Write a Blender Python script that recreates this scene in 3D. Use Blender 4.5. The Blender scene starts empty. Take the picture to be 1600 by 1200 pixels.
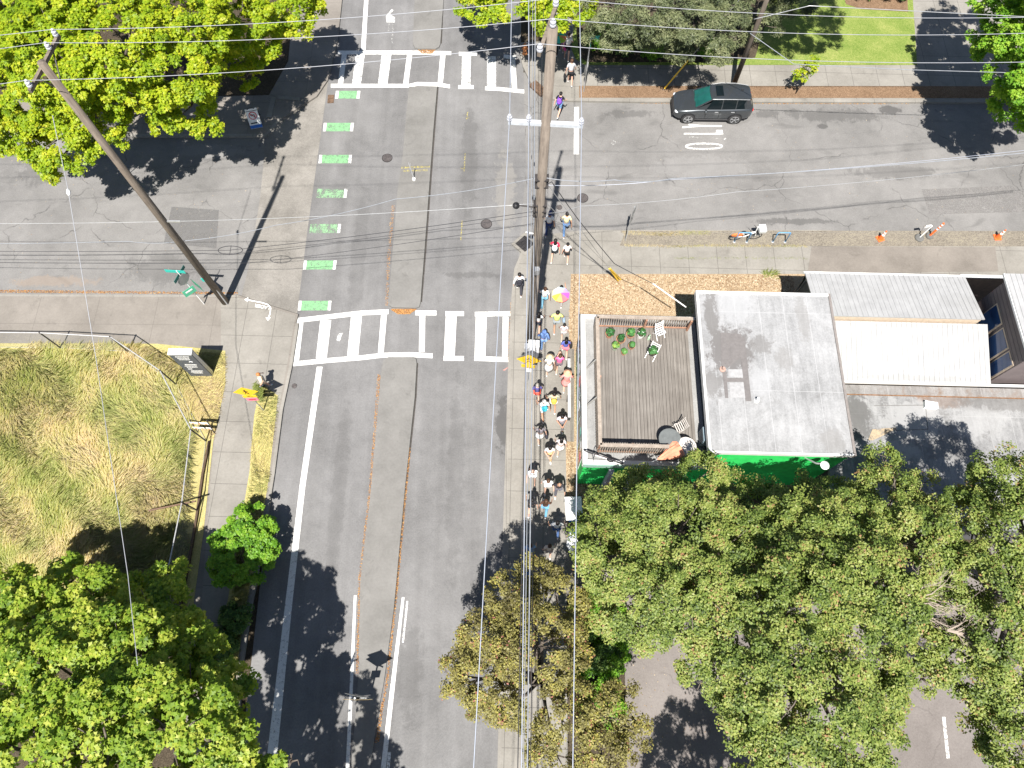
import bpy, math, random
import numpy as np
from mathutils import Vector, Matrix
R_ = math.radians
rnd = random.Random(7)
scene = bpy.context.scene
COL = scene.collection

# ------------------------------------------------------------------ camera, sky, sun, exposure
H = 32.5
F = 1110.0                                     # focal length in pixels of a 1600 px wide frame
NADIR = (791.0, 1043.0)
_d = np.array([NADIR[0] - 800, NADIR[1] - 600, F]); _d /= np.linalg.norm(_d)
_up = -_d
_Y = np.array([0, -1, 0.0]); _Y = _Y - _up * _Y.dot(_up); _Y /= np.linalg.norm(_Y)
_X = np.cross(_Y, _up)
RM = np.array([_X, _Y, _up])
cd = bpy.data.cameras.new('camera'); cam = bpy.data.objects.new('camera', cd); COL.objects.link(cam)
cd.sensor_width = 36; cd.lens = F / 1600 * 36; cd.clip_end = 2000; cd.clip_start = 0.1
m = Matrix.Identity(4)
for i in range(3):
    m[i][0] = RM[i, 0]; m[i][1] = -RM[i, 1]; m[i][2] = -RM[i, 2]
m[2][3] = H
cam.matrix_world = m
scene.camera = cam

SUN_EL, SUN_AZ = 62.0, 10.5                    # light travels towards azimuth 10.5 deg (east of +Y)
w = bpy.data.worlds.new('World'); scene.world = w; w.use_nodes = True
nt = w.node_tree
sky = nt.nodes.new('ShaderNodeTexSky'); sky.sky_type = 'NISHITA'; sky.sun_disc = False
sky.sun_elevation = R_(SUN_EL); sky.sun_rotation = R_(180 + SUN_AZ)
bg = nt.nodes['Background']; bg.inputs['Strength'].default_value = 0.05
nt.links.new(sky.outputs[0], bg.inputs[0])
ld = bpy.data.lights.new('sun', 'SUN'); ld.energy = 5.0; ld.angle = R_(0.5); ld.color = (1.0, 0.955, 0.89)
sun = bpy.data.objects.new('sun', ld); COL.objects.link(sun)
_l = Vector((math.sin(R_(SUN_AZ)) * math.cos(R_(SUN_EL)), math.cos(R_(SUN_AZ)) * math.cos(R_(SUN_EL)), -math.sin(R_(SUN_EL))))
sun.rotation_euler = _l.to_track_quat('-Z', 'Y').to_euler(); sun.location = (0, 0, 60)
vs = scene.view_settings
vs.view_transform = 'Standard'; vs.look = 'None'; vs.gamma = 1; vs.exposure = 1.0
scene.cycles.max_bounces = 6; scene.cycles.transparent_max_bounces = 24

# ------------------------------------------------------------------ helpers
def G(px, py, z=0.0):
    """point of the place at height z seen at a photo pixel"""
    r = RM @ np.array([px - 800.0, py - 600.0, F]); t = (z - H) / r[2]
    return Vector((r[0] * t, r[1] * t, z))
def P(p):
    c = RM.T @ (np.array(p, float) - np.array([0, 0, H]))
    return 800 + F * c[0] / c[2], 600 + F * c[1] / c[2]
def zat(base, py):
    g = G(*base); lo, hi = 0.0, 24.0
    for _ in range(40):
        mid = (lo + hi) / 2
        if P((g.x, g.y, mid))[1] > py: lo = mid
        else: hi = mid
    return lo
def tag(o, label=None, cat=None, group=None, kind=None):
    if label: o['label'] = label
    if cat: o['category'] = cat
    if group: o['group'] = group
    if kind: o['kind'] = kind
    return o
def thing(name, label, cat, loc=(0, 0, 0), rz=0.0, group=None):
    o = bpy.data.objects.new(name, None); COL.objects.link(o); o.location = loc; o.rotation_euler = (0, 0, rz)
    o.empty_display_size = 0.3
    return tag(o, label, cat, group)
class MB:
    def __init__(s): s.v = []; s.f = []; s.mi = []; s.cur = 0
    def add(s, vs_, fs):
        b = len(s.v); s.v += [tuple(x) for x in vs_]
        for f in fs: s.f.append([b + i for i in f]); s.mi.append(s.cur)
        return s
    def box(s, c, size, rz=0.0, M=None):
        hx, hy, hz = [k / 2 for k in size]
        p = [Vector((x, y, z)) for z in (-hz, hz) for x, y in ((-hx, -hy), (hx, -hy), (hx, hy), (-hx, hy))]
        rot = M if M else Matrix.Rotation(rz, 3, 'Z')
        c = Vector(c); p = [c + rot @ q for q in p]
        return s.add(p, [(3, 2, 1, 0), (4, 5, 6, 7), (0, 1, 5, 4), (1, 2, 6, 5), (2, 3, 7, 6), (3, 0, 4, 7)])
    def bar(s, a, b, w_, h_):
        a, b = Vector(a), Vector(b); d = b - a; L = d.length
        M = d.to_track_quat('X', 'Z').to_matrix()
        return s.box((a + b) / 2, (L, w_, h_), M=M)
    def prism(s, pts, z0, z1):
        n = len(pts); pts = [Vector(p) for p in pts]
        ar = sum(pts[i].x * pts[(i + 1) % n].y - pts[(i + 1) % n].x * pts[i].y for i in range(n))
        if ar < 0: pts = pts[::-1]
        v = [(p.x, p.y, z0) for p in pts] + [(p.x, p.y, z1) for p in pts]
        return s.add(v, [list(range(n))[::-1], list(range(n, 2 * n))] + [(i, (i + 1) % n, n + (i + 1) % n, n + i) for i in range(n)])
    def sheet(s, pts):
        n = len(pts)
        ar = sum(pts[i][0] * pts[(i + 1) % n][1] - pts[(i + 1) % n][0] * pts[i][1] for i in range(n))
        if ar < 0: pts = pts[::-1]
        return s.add(pts, [list(range(n))])
    def tube(s, path, rad, n=8, cap=True):
        path = [Vector(p) for p in path]; k = len(path)
        if not hasattr(rad, '__len__'): rad = [rad] * k
        rings = []; prev = None
        for i, p in enumerate(path):
            d = (path[min(i + 1, k - 1)] - path[max(i - 1, 0)]).normalized()
            if prev is None:
                a = Vector((0, 0, 1)) if abs(d.z) < 0.9 else Vector((1, 0, 0))
                u = d.cross(a).normalized()
            else:
                u = (prev - d * prev.dot(d)).normalized()
            prev = u; w_ = d.cross(u)
            rings.append([p + (u * math.cos(2 * math.pi * j / n) + w_ * math.sin(2 * math.pi * j / n)) * rad[i] for j in range(n)])
        v = [q for r in rings for q in r]
        f = [(i * n + j, i * n + (j + 1) % n, (i + 1) * n + (j + 1) % n, (i + 1) * n + j) for i in range(k - 1) for j in range(n)]
        if cap: f += [list(range(n))[::-1], [(k - 1) * n + j for j in range(n)]]
        return s.add(v, f)
    def lathe(s, prof, n=16, c=(0, 0, 0), M=None, cap=True):
        c = Vector(c); k = len(prof); v = []
        for r, z in prof:
            for j in range(n):
                q = Vector((r * math.cos(2 * math.pi * j / n), r * math.sin(2 * math.pi * j / n), z))
                v.append(c + (M @ q if M else q))
        f = [(i * n + j, i * n + (j + 1) % n, (i + 1) * n + (j + 1) % n, (i + 1) * n + j) for i in range(k - 1) for j in range(n)]
        if cap: f += [list(range(n))[::-1], [(k - 1) * n + j for j in range(n)]]
        return s.add(v, f)
    def ball(s, c, r, n=12, m_=8, M=None):
        if not hasattr(r, '__len__'): r = (r, r, r)
        prof = [(math.sin(math.pi * i / m_), -math.cos(math.pi * i / m_)) for i in range(m_ + 1)]
        prof[0] = (0.01, -1); prof[-1] = (0.01, 1)
        S = Matrix.Diagonal(Vector(r)); return s.lathe(prof, n, c, (M @ S) if M else S)
    def build(s, name, mats, parent=None, smooth=False):
        me = bpy.data.meshes.new(name); me.from_pydata(s.v, [], s.f); me.validate()
        if not isinstance(mats, (list, tuple)): mats = [mats]
        for q in mats: me.materials.append(q)
        if len(mats) > 1 and len(me.polygons) == len(s.mi): me.polygons.foreach_set('material_index', s.mi)
        if smooth: me.polygons.foreach_set('use_smooth', [True] * len(me.polygons))
        me.update()
        o = bpy.data.objects.new(name, me); COL.objects.link(o)
        if parent: o.parent = parent
        return o
def copy_tree(o, parent=None):
    c = o.copy(); COL.objects.link(c)
    if parent: c.parent = parent
    for ch in [x for x in o.children]: copy_tree(ch, c)
    return c

# ------------------------------------------------------------------ materials
MATS = {}
def base_mat(name):
    mt = bpy.data.materials.new(name); mt.use_nodes = True
    return mt, mt.node_tree, mt.node_tree.nodes['Principled BSDF']
def N(nt, typ, **kw):
    n = nt.nodes.new(typ)
    for k, v in kw.items():
        if k in n.inputs.keys(): n.inputs[k].default_value = v
        else: setattr(n, k, v)
    return n
def ramp(nt, src, stops):
    r = nt.nodes.new('ShaderNodeValToRGB'); e = r.color_ramp.elements
    while len(e) < len(stops): e.new(0.5)
    for q, (p, c) in zip(e, stops):
        q.position = p; q.color = c if len(c) == 4 else (*c, 1)
    nt.links.new(src, r.inputs[0]); return r
def coords(nt, scale=(1, 1, 1), rot=0.0):
    t = nt.nodes.new('ShaderNodeTexCoord'); mp = nt.nodes.new('ShaderNodeMapping')
    mp.inputs['Scale'].default_value = scale; mp.inputs['Rotation'].default_value = (0, 0, rot)
    nt.links.new(t.outputs['Object'], mp.inputs[0]); return mp.outputs[0]
def noise(nt, co, scale, detail=6, rough=0.6, dist=0.0):
    n = N(nt, 'ShaderNodeTexNoise', Scale=scale, Detail=detail, Roughness=rough, Distortion=dist)
    nt.links.new(co, n.inputs['Vector']); return n.outputs['Fac']
def mixc(nt, fac, a, b, mode='MIX'):
    n = nt.nodes.new('ShaderNodeMix'); n.data_type = 'RGBA'; n.blend_type = mode
    for s_, v in ((0, fac), (6, a), (7, b)):
        if isinstance(v, (int, float)): n.inputs[s_].default_value = v
        elif isinstance(v, tuple): n.inputs[s_].default_value = (*v, 1) if len(v) == 3 else v
        else: nt.links.new(v, n.inputs[s_])
    return n.outputs[2]
def math_(nt, op, a, b=None):
    n = nt.nodes.new('ShaderNodeMath'); n.operation = op
    for i, v in enumerate((a, b)):
        if v is None: continue
        if isinstance(v, (int, float)): n.inputs[i].default_value = v
        else: nt.links.new(v, n.inputs[i])
    return n.outputs[0]
def bump(nt, p, h, strength=0.3, dist=0.02):
    b = N(nt, 'ShaderNodeBump', Strength=strength, Distance=dist); nt.links.new(h, b.inputs['Height']); nt.links.new(b.outputs[0], p.inputs['Normal'])
def M(name, col, rough=0.7, metal=0.0, var=0.15, scale=6.0, bmp=0.0, spec=0.3, coat=0.0):
    """plain painted / cast / woven stuff with slight mottling"""
    if name in MATS: return MATS[name]
    mt, nt, p = base_mat(name); co = coords(nt)
    n = noise(nt, co, scale, 5)
    a = tuple(c * (1 - var) for c in col); b = tuple(min(1, c * (1 + var)) for c in col)
    r = ramp(nt, n, [(0.3, a), (0.7, b)]); nt.links.new(r.outputs[0], p.inputs['Base Color'])
    p.inputs['Roughness'].default_value = rough; p.inputs['Metallic'].default_value = metal
    p.inputs['Specular IOR Level'].default_value = spec
    if coat: p.inputs['Coat Weight'].default_value = coat; p.inputs['Coat Roughness'].default_value = 0.05
    if bmp: bump(nt, p, noise(nt, co, scale * 6, 3), bmp, 0.01)
    MATS[name] = mt; return mt
def asphalt(name, c0, c1, cracks=0.0, tracks=False, patches=0.0):
    mt, nt, p = base_mat(name); co = coords(nt)
    big = noise(nt, co, 0.22, 5, 0.6); mid = noise(nt, co, 1.6, 6, 0.65); fine = noise(nt, co, 13, 4, 0.85); grit = noise(nt, co, 45, 2, 0.8)
    k = math_(nt, 'ADD', math_(nt, 'MULTIPLY', big, 0.45), math_(nt, 'MULTIPLY', mid, 0.2))
    k = math_(nt, 'ADD', k, math_(nt, 'MULTIPLY', fine, 0.36)); k = math_(nt, 'ADD', k, math_(nt, 'MULTIPLY', grit, 0.2))
    c = ramp(nt, k, [(0.46, c0), (0.75, c1)]).outputs[0]
    if tracks:                                   # polished wheel paths along the road
        sx = nt.nodes.new('ShaderNodeSeparateXYZ'); nt.links.new(coords(nt, (1, 0.02, 1)), sx.inputs[0])
        wv = noise(nt, coords(nt, (1.1, 0.03, 1)), 1.0, 4, 0.55)
        c = mixc(nt, 0.3, c, ramp(nt, wv, [(0.36, (0.36, 0.355, 0.35)), (0.64, (0.66, 0.66, 0.66))]).outputs[0], 'OVERLAY')
    if patches:
        pt = noise(nt, coords(nt, (0.5, 1.2, 1)), 0.9, 3, 0.5, 0.6)
        c = mixc(nt, ramp(nt, pt, [(0.62, (0, 0, 0)), (0.72, (patches,) * 3)]).outputs[0], c, tuple(q * 0.62 for q in c0))
    if cracks:
        wb = N(nt, 'ShaderNodeTexNoise', Scale=1.3, Detail=5); nt.links.new(co, wb.inputs['Vector'])
        cw = mixc(nt, 0.35, co, wb.outputs['Color'], 'LINEAR_LIGHT')
        vo = N(nt, 'ShaderNodeTexVoronoi', Scale=0.22); vo.feature = 'DISTANCE_TO_EDGE'; nt.links.new(cw, vo.inputs['Vector'])
        ln = ramp(nt, vo.outputs['Distance'], [(0.0, (1, 1, 1)), (0.006, (0, 0, 0))]).outputs[0]
        gate = ramp(nt, noise(nt, co, 0.5, 3), [(0.42, (0, 0, 0)), (0.56, (cracks,) * 3)]).outputs[0]
        c = mixc(nt, mixc(nt, 1.0, ln, gate, 'MULTIPLY'), c, tuple(q * 0.45 for q in c0))
    nt.links.new(c, p.inputs['Base Color']); p.inputs['Roughness'].default_value = 0.88; p.inputs['Specular IOR Level'].default_value = 0.25
    bump(nt, p, math_(nt, 'ADD', fine, grit), 0.35, 0.008)
    return mt
def concrete(name, c0, c1, joint=(1.5, 1.5), rot=0.0, jdark=0.6, grit=0.0):
    mt, nt, p = base_mat(name); co = coords(nt)
    k = math_(nt, 'ADD', math_(nt, 'MULTIPLY', noise(nt, co, 0.5, 6, 0.65), 0.6), math_(nt, 'MULTIPLY', noise(nt, co, 9, 5, 0.7), 0.25))
    k = math_(nt, 'ADD', k, math_(nt, 'MULTIPLY', noise(nt, co, 55, 2, 0.8), 0.2 + grit))
    c = ramp(nt, k, [(0.38 + grit / 2, c0), (0.68 + grit / 2, c1)]).outputs[0]
    st = noise(nt, co, 1.4, 5, 0.7, 0.4)
    c = mixc(nt, ramp(nt, st, [(0.60, (0, 0, 0)), (0.74, (0.5,) * 3)]).outputs[0], c, tuple(q * 0.66 for q in c0))
    if joint:
        br = N(nt, 'ShaderNodeTexBrick', Scale=1.0); br.offset = 0
        br.inputs['Mortar Size'].default_value = 0.014; br.inputs['Mortar Smooth'].default_value = 0.2
        br.inputs['Brick Width'].default_value = joint[0]; br.inputs['Row Height'].default_value = joint[1]
        nt.links.new(coords(nt, (1, 1, 1), rot), br.inputs['Vector'])
        c = mixc(nt, math_(nt, 'MULTIPLY', br.outputs['Fac'], jdark), c, tuple(q * 0.35 for q in c0))
    nt.links.new(c, p.inputs['Base Color']); p.inputs['Roughness'].default_value = 0.85; p.inputs['Specular IOR Level'].default_value = 0.25
    bump(nt, p, noise(nt, co, 60, 3, 0.8), 0.25 + grit, 0.006)
    return mt
def ground_mat(name, stops, scale=5, fine=40, bmp=0.6):
    mt, nt, p = base_mat(name); co = coords(nt)
    k = math_(nt, 'ADD', math_(nt, 'MULTIPLY', noise(nt, co, scale * 0.12, 5, 0.6), 0.4), math_(nt, 'MULTIPLY', noise(nt, co, scale, 6, 0.7), 0.3))
    vo = N(nt, 'ShaderNodeTexVoronoi', Scale=fine); nt.links.new(co, vo.inputs['Vector'])
    sp = nt.nodes.new('ShaderNodeSeparateColor'); nt.links.new(vo.outputs['Color'], sp.inputs[0])
    k = math_(nt, 'ADD', k, math_(nt, 'MULTIPLY', sp.outputs[0], 0.3))
    nt.links.new(ramp(nt, k, stops).outputs[0], p.inputs['Base Color']); p.inputs['Roughness'].default_value = 0.95; p.inputs['Specular IOR Level'].default_value = 0.1
    bump(nt, p, math_(nt, 'ADD', noise(nt, co, fine, 3), sp.outputs[0]), bmp, 0.03)
    return mt
def paint(name, col, wear=0.5, sc=5.0):
    """road paint, worn through to the surface beneath"""
    mt, nt, p = base_mat(name); co = coords(nt)
    p.inputs['Base Color'].default_value = (*col, 1); p.inputs['Roughness'].default_value = 0.75
    c = ramp(nt, noise(nt, co, 14, 5, 0.75), [(0.3, tuple(q * 0.82 for q in col)), (0.7, col)]); nt.links.new(c.outputs[0], p.inputs['Base Color'])
    k = math_(nt, 'ADD', math_(nt, 'MULTIPLY', noise(nt, co, sc, 6, 0.75), 0.6), math_(nt, 'MULTIPLY', noise(nt, co, sc * 8, 4, 0.8), 0.4))
    tr = nt.nodes.new('ShaderNodeBsdfTransparent'); mx = nt.nodes.new('ShaderNodeMixShader')
    nt.links.new(ramp(nt, k, [(wear - 0.03, (0, 0, 0)), (wear + 0.05, (1, 1, 1))]).outputs[0], mx.inputs[0])
    nt.links.new(tr.outputs[0], mx.inputs[1]); nt.links.new(p.outputs[0], mx.inputs[2])
    nt.links.new(mx.outputs[0], nt.nodes['Material Output'].inputs[0])
    return mt
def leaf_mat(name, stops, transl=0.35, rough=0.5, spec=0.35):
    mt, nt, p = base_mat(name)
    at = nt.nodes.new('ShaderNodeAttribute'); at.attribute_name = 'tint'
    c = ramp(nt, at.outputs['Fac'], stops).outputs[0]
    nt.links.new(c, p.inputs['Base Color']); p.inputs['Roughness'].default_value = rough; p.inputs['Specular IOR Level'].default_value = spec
    tl = nt.nodes.new('ShaderNodeBsdfTranslucent')
    nt.links.new(mixc(nt, 1.0, c, (1.0, 1.0, 0.55), 'MULTIPLY'), tl.inputs[0])
    mx = nt.nodes.new('ShaderNodeMixShader'); mx.inputs[0].default_value = transl
    nt.links.new(p.outputs[0], mx.inputs[1]); nt.links.new(tl.outputs[0], mx.inputs[2])
    nt.links.new(mx.outputs[0], nt.nodes['Material Output'].inputs[0]); return mt
def wood(name, c0, c1, rings=(1, 1, 14)):
    mt, nt, p = base_mat(name)
    co = coords(nt, rings); k = math_(nt, 'ADD', math_(nt, 'MULTIPLY', noise(nt, co, 1.4, 8, 0.7, 0.3), 0.7), math_(nt, 'MULTIPLY', noise(nt, coords(nt), 2.0, 4), 0.3))
    nt.links.new(ramp(nt, k, [(0.35, c0), (0.65, c1)]).outputs[0], p.inputs['Base Color']); p.inputs['Roughness'].default_value = 0.85
    bump(nt, p, k, 0.4, 0.02); return mt

def add_blobs(mt, blobs):
    '''irregular stains of a given place and size worked into a surface'''
    nt = mt.node_tree; p = nt.nodes['Principled BSDF']; src = p.inputs['Base Color'].links[0].from_socket; co = coords(nt)
    nz = noise(nt, co, 1.6, 7, 0.75, 0.5); fn = noise(nt, coords(nt, (1, .35, 1)), 7, 5, 0.8)
    for (x, y), (rx, ry), st, col in blobs:
        mp = nt.nodes.new('ShaderNodeMapping'); mp.vector_type = 'TEXTURE'; mp.inputs['Location'].default_value = (x, y, 0); mp.inputs['Scale'].default_value = (rx, ry, 500)
        nt.links.new(co, mp.inputs[0]); ln = nt.nodes.new('ShaderNodeVectorMath'); ln.operation = 'LENGTH'; nt.links.new(mp.outputs[0], ln.inputs[0])
        k = math_(nt, 'ADD', ln.outputs['Value'], math_(nt, 'MULTIPLY', math_(nt, 'SUBTRACT', nz, 0.5), 2.4)); k = math_(nt, 'ADD', k, math_(nt, 'MULTIPLY', math_(nt, 'SUBTRACT', fn, 0.5), 1.3))
        src = mixc(nt, ramp(nt, k, [(0.72, (st,) * 3), (1.0, (0, 0, 0))]).outputs[0], src, col)
    nt.links.new(src, p.inputs['Base Color']); return mt
m_asph = asphalt('asphalt main', (0.103, 0.1015, 0.102), (0.205, 0.2025, 0.2025), 0.15, True)
m_asph2 = asphalt('asphalt side street', (0.12, 0.117, 0.114), (0.238, 0.231, 0.224), 0.75, False, 0.35)
def _g(x, y): q = G(x, y); return (q.x, q.y)
DK_ = (0.075, 0.073, 0.072); LT0_ = (0.25, 0.245, 0.24)
add_blobs(m_asph2, [(_g(1300, 180), (3.2, .55), .5, DK_), (_g(1390, 172), (.7, .35), .8, DK_), (_g(1285, 198), (.35, .22), .8, DK_), (_g(1200, 178), (.9, .3), .5, DK_), (_g(1240, 346), (2.4, .22), .6, DK_), (_g(985, 178), (1.6, .3), .5, DK_), (_g(70, 265), (1.6, 1.2), .4, DK_), (_g(260, 420), (2.2, .9), .35, DK_), (_g(1400, 270), (2.6, .5), .4, DK_), (_g(1100, 260), (3, .8), .35, LT0_), (_g(80, 440), (2.5, .35), .5, (.24, .19, .15)), (_g(330, 235), (2, .5), .4, LT0_)])
add_blobs(m_asph, [(_g(787, 665), (.42, 1.5), .75, DK_), (_g(733, 250), (.5, 4.0), .3, DK_), (_g(560, 400), (.45, 4.5), .22, DK_), (_g(712, 740), (.45, 5), .22, DK_), (_g(530, 760), (.4, 5), .22, DK_), (_g(735, 430), (1.6, .22), .4, DK_), (_g(790, 300), (.6, 3), .35, (.27, .255, .23)), (_g(640, 1050), (.6, 2), .3, DK_), (_g(745, 1000), (.5, 3), .35, DK_)])
m_lot = asphalt('asphalt parking lot', (0.12, 0.106, 0.099), (0.215, 0.195, 0.183), 0.3)
m_apron = concrete('exposed aggregate', (0.125, 0.117, 0.106), (0.265, 0.25, 0.228), None, 0, 0, 0.35)
m_walk = concrete('pavement concrete', (0.165, 0.155, 0.138), (0.272, 0.258, 0.233), (1.52, 1.52), R_(1.5))
m_walkw = concrete('old pavement concrete', (0.15, 0.136, 0.121), (0.245, 0.224, 0.20), (3.0, 1.6), R_(0.5), 0.35)
m_kerb = concrete('kerb concrete', (0.17, 0.16, 0.143), (0.285, 0.27, 0.245), (2.4, 50), 0, 0.5)
m_median = concrete('median concrete', (0.132, 0.128, 0.121), (0.216, 0.210, 0.200), None)
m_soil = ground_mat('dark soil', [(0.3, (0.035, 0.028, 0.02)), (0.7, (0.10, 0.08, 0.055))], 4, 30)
m_bark = ground_mat('bark mulch', [(0.28, (0.18, 0.125, 0.08)), (0.5, (0.33, 0.245, 0.155)), (0.74, (0.44, 0.35, 0.245))], 3, 26)
m_brown = ground_mat('brown mulch strip', [(0.3, (0.12, 0.075, 0.045)), (0.7, (0.27, 0.18, 0.115))], 4, 30)
m_dirt = ground_mat('dry verge', [(0.3, (0.13, 0.115, 0.095)), (0.55, (0.225, 0.20, 0.165)), (0.75, (0.29, 0.26, 0.19))], 3, 26)
m_lawn = ground_mat('lawn turf', [(0.3, (0.10, 0.165, 0.03)), (0.48, (0.17, 0.235, 0.05)), (0.62, (0.27, 0.30, 0.09)), (0.76, (0.40, 0.37, 0.15))], 7, 45)
m_dry = ground_mat('dry grass ground', [(0.3, (0.28, 0.26, 0.09)), (0.5, (0.42, 0.37, 0.15)), (0.75, (0.52, 0.44, 0.23))], 4, 40)
m_white = paint('white road paint', (0.70, 0.70, 0.68), 0.40, 6)
m_whitew = paint('worn white road paint', (0.74, 0.74, 0.72), 0.46, 7)
m_whitevw = paint('very worn white road paint', (0.66, 0.66, 0.64), 0.55, 7)
m_green = paint('green bike box paint', (0.19, 0.40, 0.20), 0.43, 5)
m_greenw = paint('worn green bike box paint', (0.22, 0.39, 0.22), 0.48, 3)
m_yellow = paint('faded yellow marks', (0.60, 0.50, 0.12), 0.52, 9)
m_rail = M('galvanised steel', (0.52, 0.53, 0.54), 0.45, 0.6, 0.12)
m_white_pl = M('white enamel', (0.80, 0.80, 0.79), 0.4)
m_black = M('black plastic', (0.02, 0.02, 0.022), 0.5)
m_dark = M('dark iron', (0.06, 0.055, 0.055), 0.6, 0.4, 0.3)
m_pole = wood('weathered pole timber', (0.105, 0.085, 0.07), (0.245, 0.205, 0.168), (9, 9, 0.35))
m_pole2 = wood('grey pole timber', (0.09, 0.072, 0.058), (0.23, 0.19, 0.15), (9, 9, 0.35))

# ------------------------------------------------------------------ ground, roads, pavements
def px_poly(pts, z): return [G(x, y, z) for x, y in pts]
def structure(name, mb, mt, parent=None):
    o = mb.build(name, mt, parent)
    if not parent: o['kind'] = 'structure'
    return o
structure('ground', MB().sheet([(-500, -500, -0.06), (500, -500, -0.06), (500, 500, -0.06), (-500, 500, -0.06)]), m_soil)
side = structure('side_street', MB().sheet([(-90, 15, 0), (90, 15, 0), (90, 33, 0), (-90, 33, 0)]), m_asph2)
road = structure('main_road', MB().sheet([G(552, -260, .004), G(513, 125, .004), G(487, 312, .004), G(477, 386, .004), G(462, 501, .004), G(452, 570, .004), G(437, 640, .004), G(262, 2200, .004), G(747, 2200, .004), G(799, 560, .004), G(812, 380, .004), G(822, 260, .004), G(818, 120, .004), G(815, -260, .004)]), m_asph)
structure('concrete_apron', MB().sheet(px_poly([(513, 125), (487, 312), (477, 386), (463, 500), (377, 464), (389, 415), (406, 312), (416, 213), (440, 150)], 0.008)), m_apron)
def slab(name, pts, z, mt): return structure(name, MB().prism(px_poly(pts, z), -0.05, z), mt)
def kerb(name, pts, wpx, z=0.13, mt=m_kerb, side_=1):
    """a kerb stone course along a pixel path"""
    g = [G(x, y, z) for x, y in pts]; off = []
    for i, p in enumerate(g):
        d = (g[min(i + 1, len(g) - 1)] - g[max(i - 1, 0)]).normalized(); n = Vector((-d.y, d.x, 0)) * side_
        off.append(p + n * wpx)
    mb = MB()
    for i in range(len(g) - 1):
        a, b, c, d = g[i], g[i + 1], off[i + 1], off[i]
        v = [(q.x, q.y, zz) for zz in (-0.05, z) for q in (a, b, c, d)]
        mb.add(v, [(3, 2, 1, 0), (4, 5, 6, 7), (0, 1, 5, 4), (1, 2, 6, 5), (2, 3, 7, 6), (3, 0, 4, 7)])
    return structure(name, mb, mt)
SE_K = [(770, 1500), (783, 1200), (789, 900), (793, 760), (799, 560), (803, 470), (808, 420), (818, 396), (838, 379), (870, 368), (915, 363), (1300, 363), (1900, 364)]
slab('east_sidewalk', SE_K + [(1900, 432), (895, 428), (886, 700), (886, 930), (888, 1500)], 0.12, m_walk)
kerb('east_kerb', SE_K[:12], 0.15, 0.127)
kerb('side_street_kerb', [(970, 363), (1300, 363), (1900, 364)], 0.10, 0.133, m_dirt)
slab('pavement_apron', [(884, 822), (965, 822), (965, 930), (884, 930)], 0.128, m_walkw)
slab('mulch_ground', [(892, 428), (1260, 428), (1260, 760), (1000, 790), (965, 790), (965, 822), (886, 822), (884, 700)], 0.124, m_bark)
slab('paver_strip', [(884, 545), (897, 545), (897, 690), (884, 690)], 0.134, m_walkw)
slab('verge', [(976, 363.5), (1900, 364), (1900, 385), (968, 384)], 0.131, m_dirt)
slab('driveway_patch', [(1268, 385), (1555, 386), (1560, 424), (1262, 427)], 0.125, concrete('driveway asphalt', (0.14, 0.125, 0.11), (0.235, 0.212, 0.188), None, 0, 0, 0.2))
structure('parking_lot', MB().sheet(px_poly([(972, 930), (1900, 800), (1900, 1600), (985, 1600)], 0.012)), m_lot)
slab('planting_bed', [(887, 930), (974, 930), (978, 1130), (985, 1500), (887, 1500)], 0.10, m_soil)
SW_K = [(375, 463), (466, 491), (462, 505), (452, 570), (437, 640), (424, 740), (410, 830), (385, 960), (372, 1050), (345, 1500)]
slab('west_sidewalk', [(-500, 461), (372, 461)] + SW_K[1:] + [(-500, 1500)], 0.12, m_walkw)
slab('corner_pavement', [(345, 466), (372, 465), (462, 493), (449, 568), (436, 636), (395, 640), (345, 640)], 0.124, m_walk)
kerb('west_kerb', SW_K[2:], 0.15, 0.13)
kerb('street_kerb_west', [(-500, 458), (372, 461)], 0.12, 0.125, m_kerb, -1)
slab('west_walkway', [(352, 600), (408, 605), (396, 660), (390, 735), (372, 850), (348, 1000), (320, 1400), (290, 1400), (318, 900), (333, 700)], 0.126, m_walk)
slab('grass_ground', [(-500, 535), (245, 537), (352, 548), (352, 600), (333, 690), (318, 830), (300, 960), (270, 1500), (-500, 1500)], 0.135, m_dry)
slab('verge_grass_ground', [(407, 600), (434, 618), (421, 740), (407, 830), (382, 960), (369, 1050), (330, 1400), (318, 1400), (345, 1000), (371, 850), (390, 735), (397, 650)], 0.128, m_dry)
NW_K = [(-500, 213), (414, 213), (440, 185), (495, 150), (512, 125), (528, 60), (545, -100)]
slab('northwest_sidewalk', NW_K + [(-500, -150)], 0.12, m_walkw)
kerb('northwest_kerb', NW_K[:3], 0.18, 0.125)
slab('northwest_bed', [(-500, 150), (330, 150), (420, 148), (450, 95), (470, -120), (-500, -130)], 0.14, m_soil)
NE_K = [(812, -160), (812, 84), (817, 104), (833, 136), (850, 150), (872, 157), (1000, 159), (1900, 160)]
slab('northeast_sidewalk', NE_K + [(1900, -160)], 0.12, m_walk)
kerb('northeast_kerb', NE_K, 0.2, 0.127)
slab('lawn', [(905, -160), (897, 30), (893, 76), (900, 92), (914, 101), (1433, 101), (1416, -160)], 0.15, m_lawn)
slab('mulch_strip', [(905, 134), (1900, 135), (1900, 153.5), (905, 152.5)], 0.129, m_brown)
slab('shrub_bed', [(1270, -160), (1322, 6), (1345, 14), (1419, 18), (1408, -160)], 0.165, m_brown)
slab('pine_painted_shade', [(908, -160), (900, 40), (905, 88), (918, 97), (1100, 97), (1180, 90), (1195, 40), (1190, -160)], 0.16, m_soil)  # dark slab over the lawn, its colour standing in for shade under the pine
slab('street_tree_bed', [(814, -160), (814, 66), (852, 64), (858, -160)], 0.13, m_soil)
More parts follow.
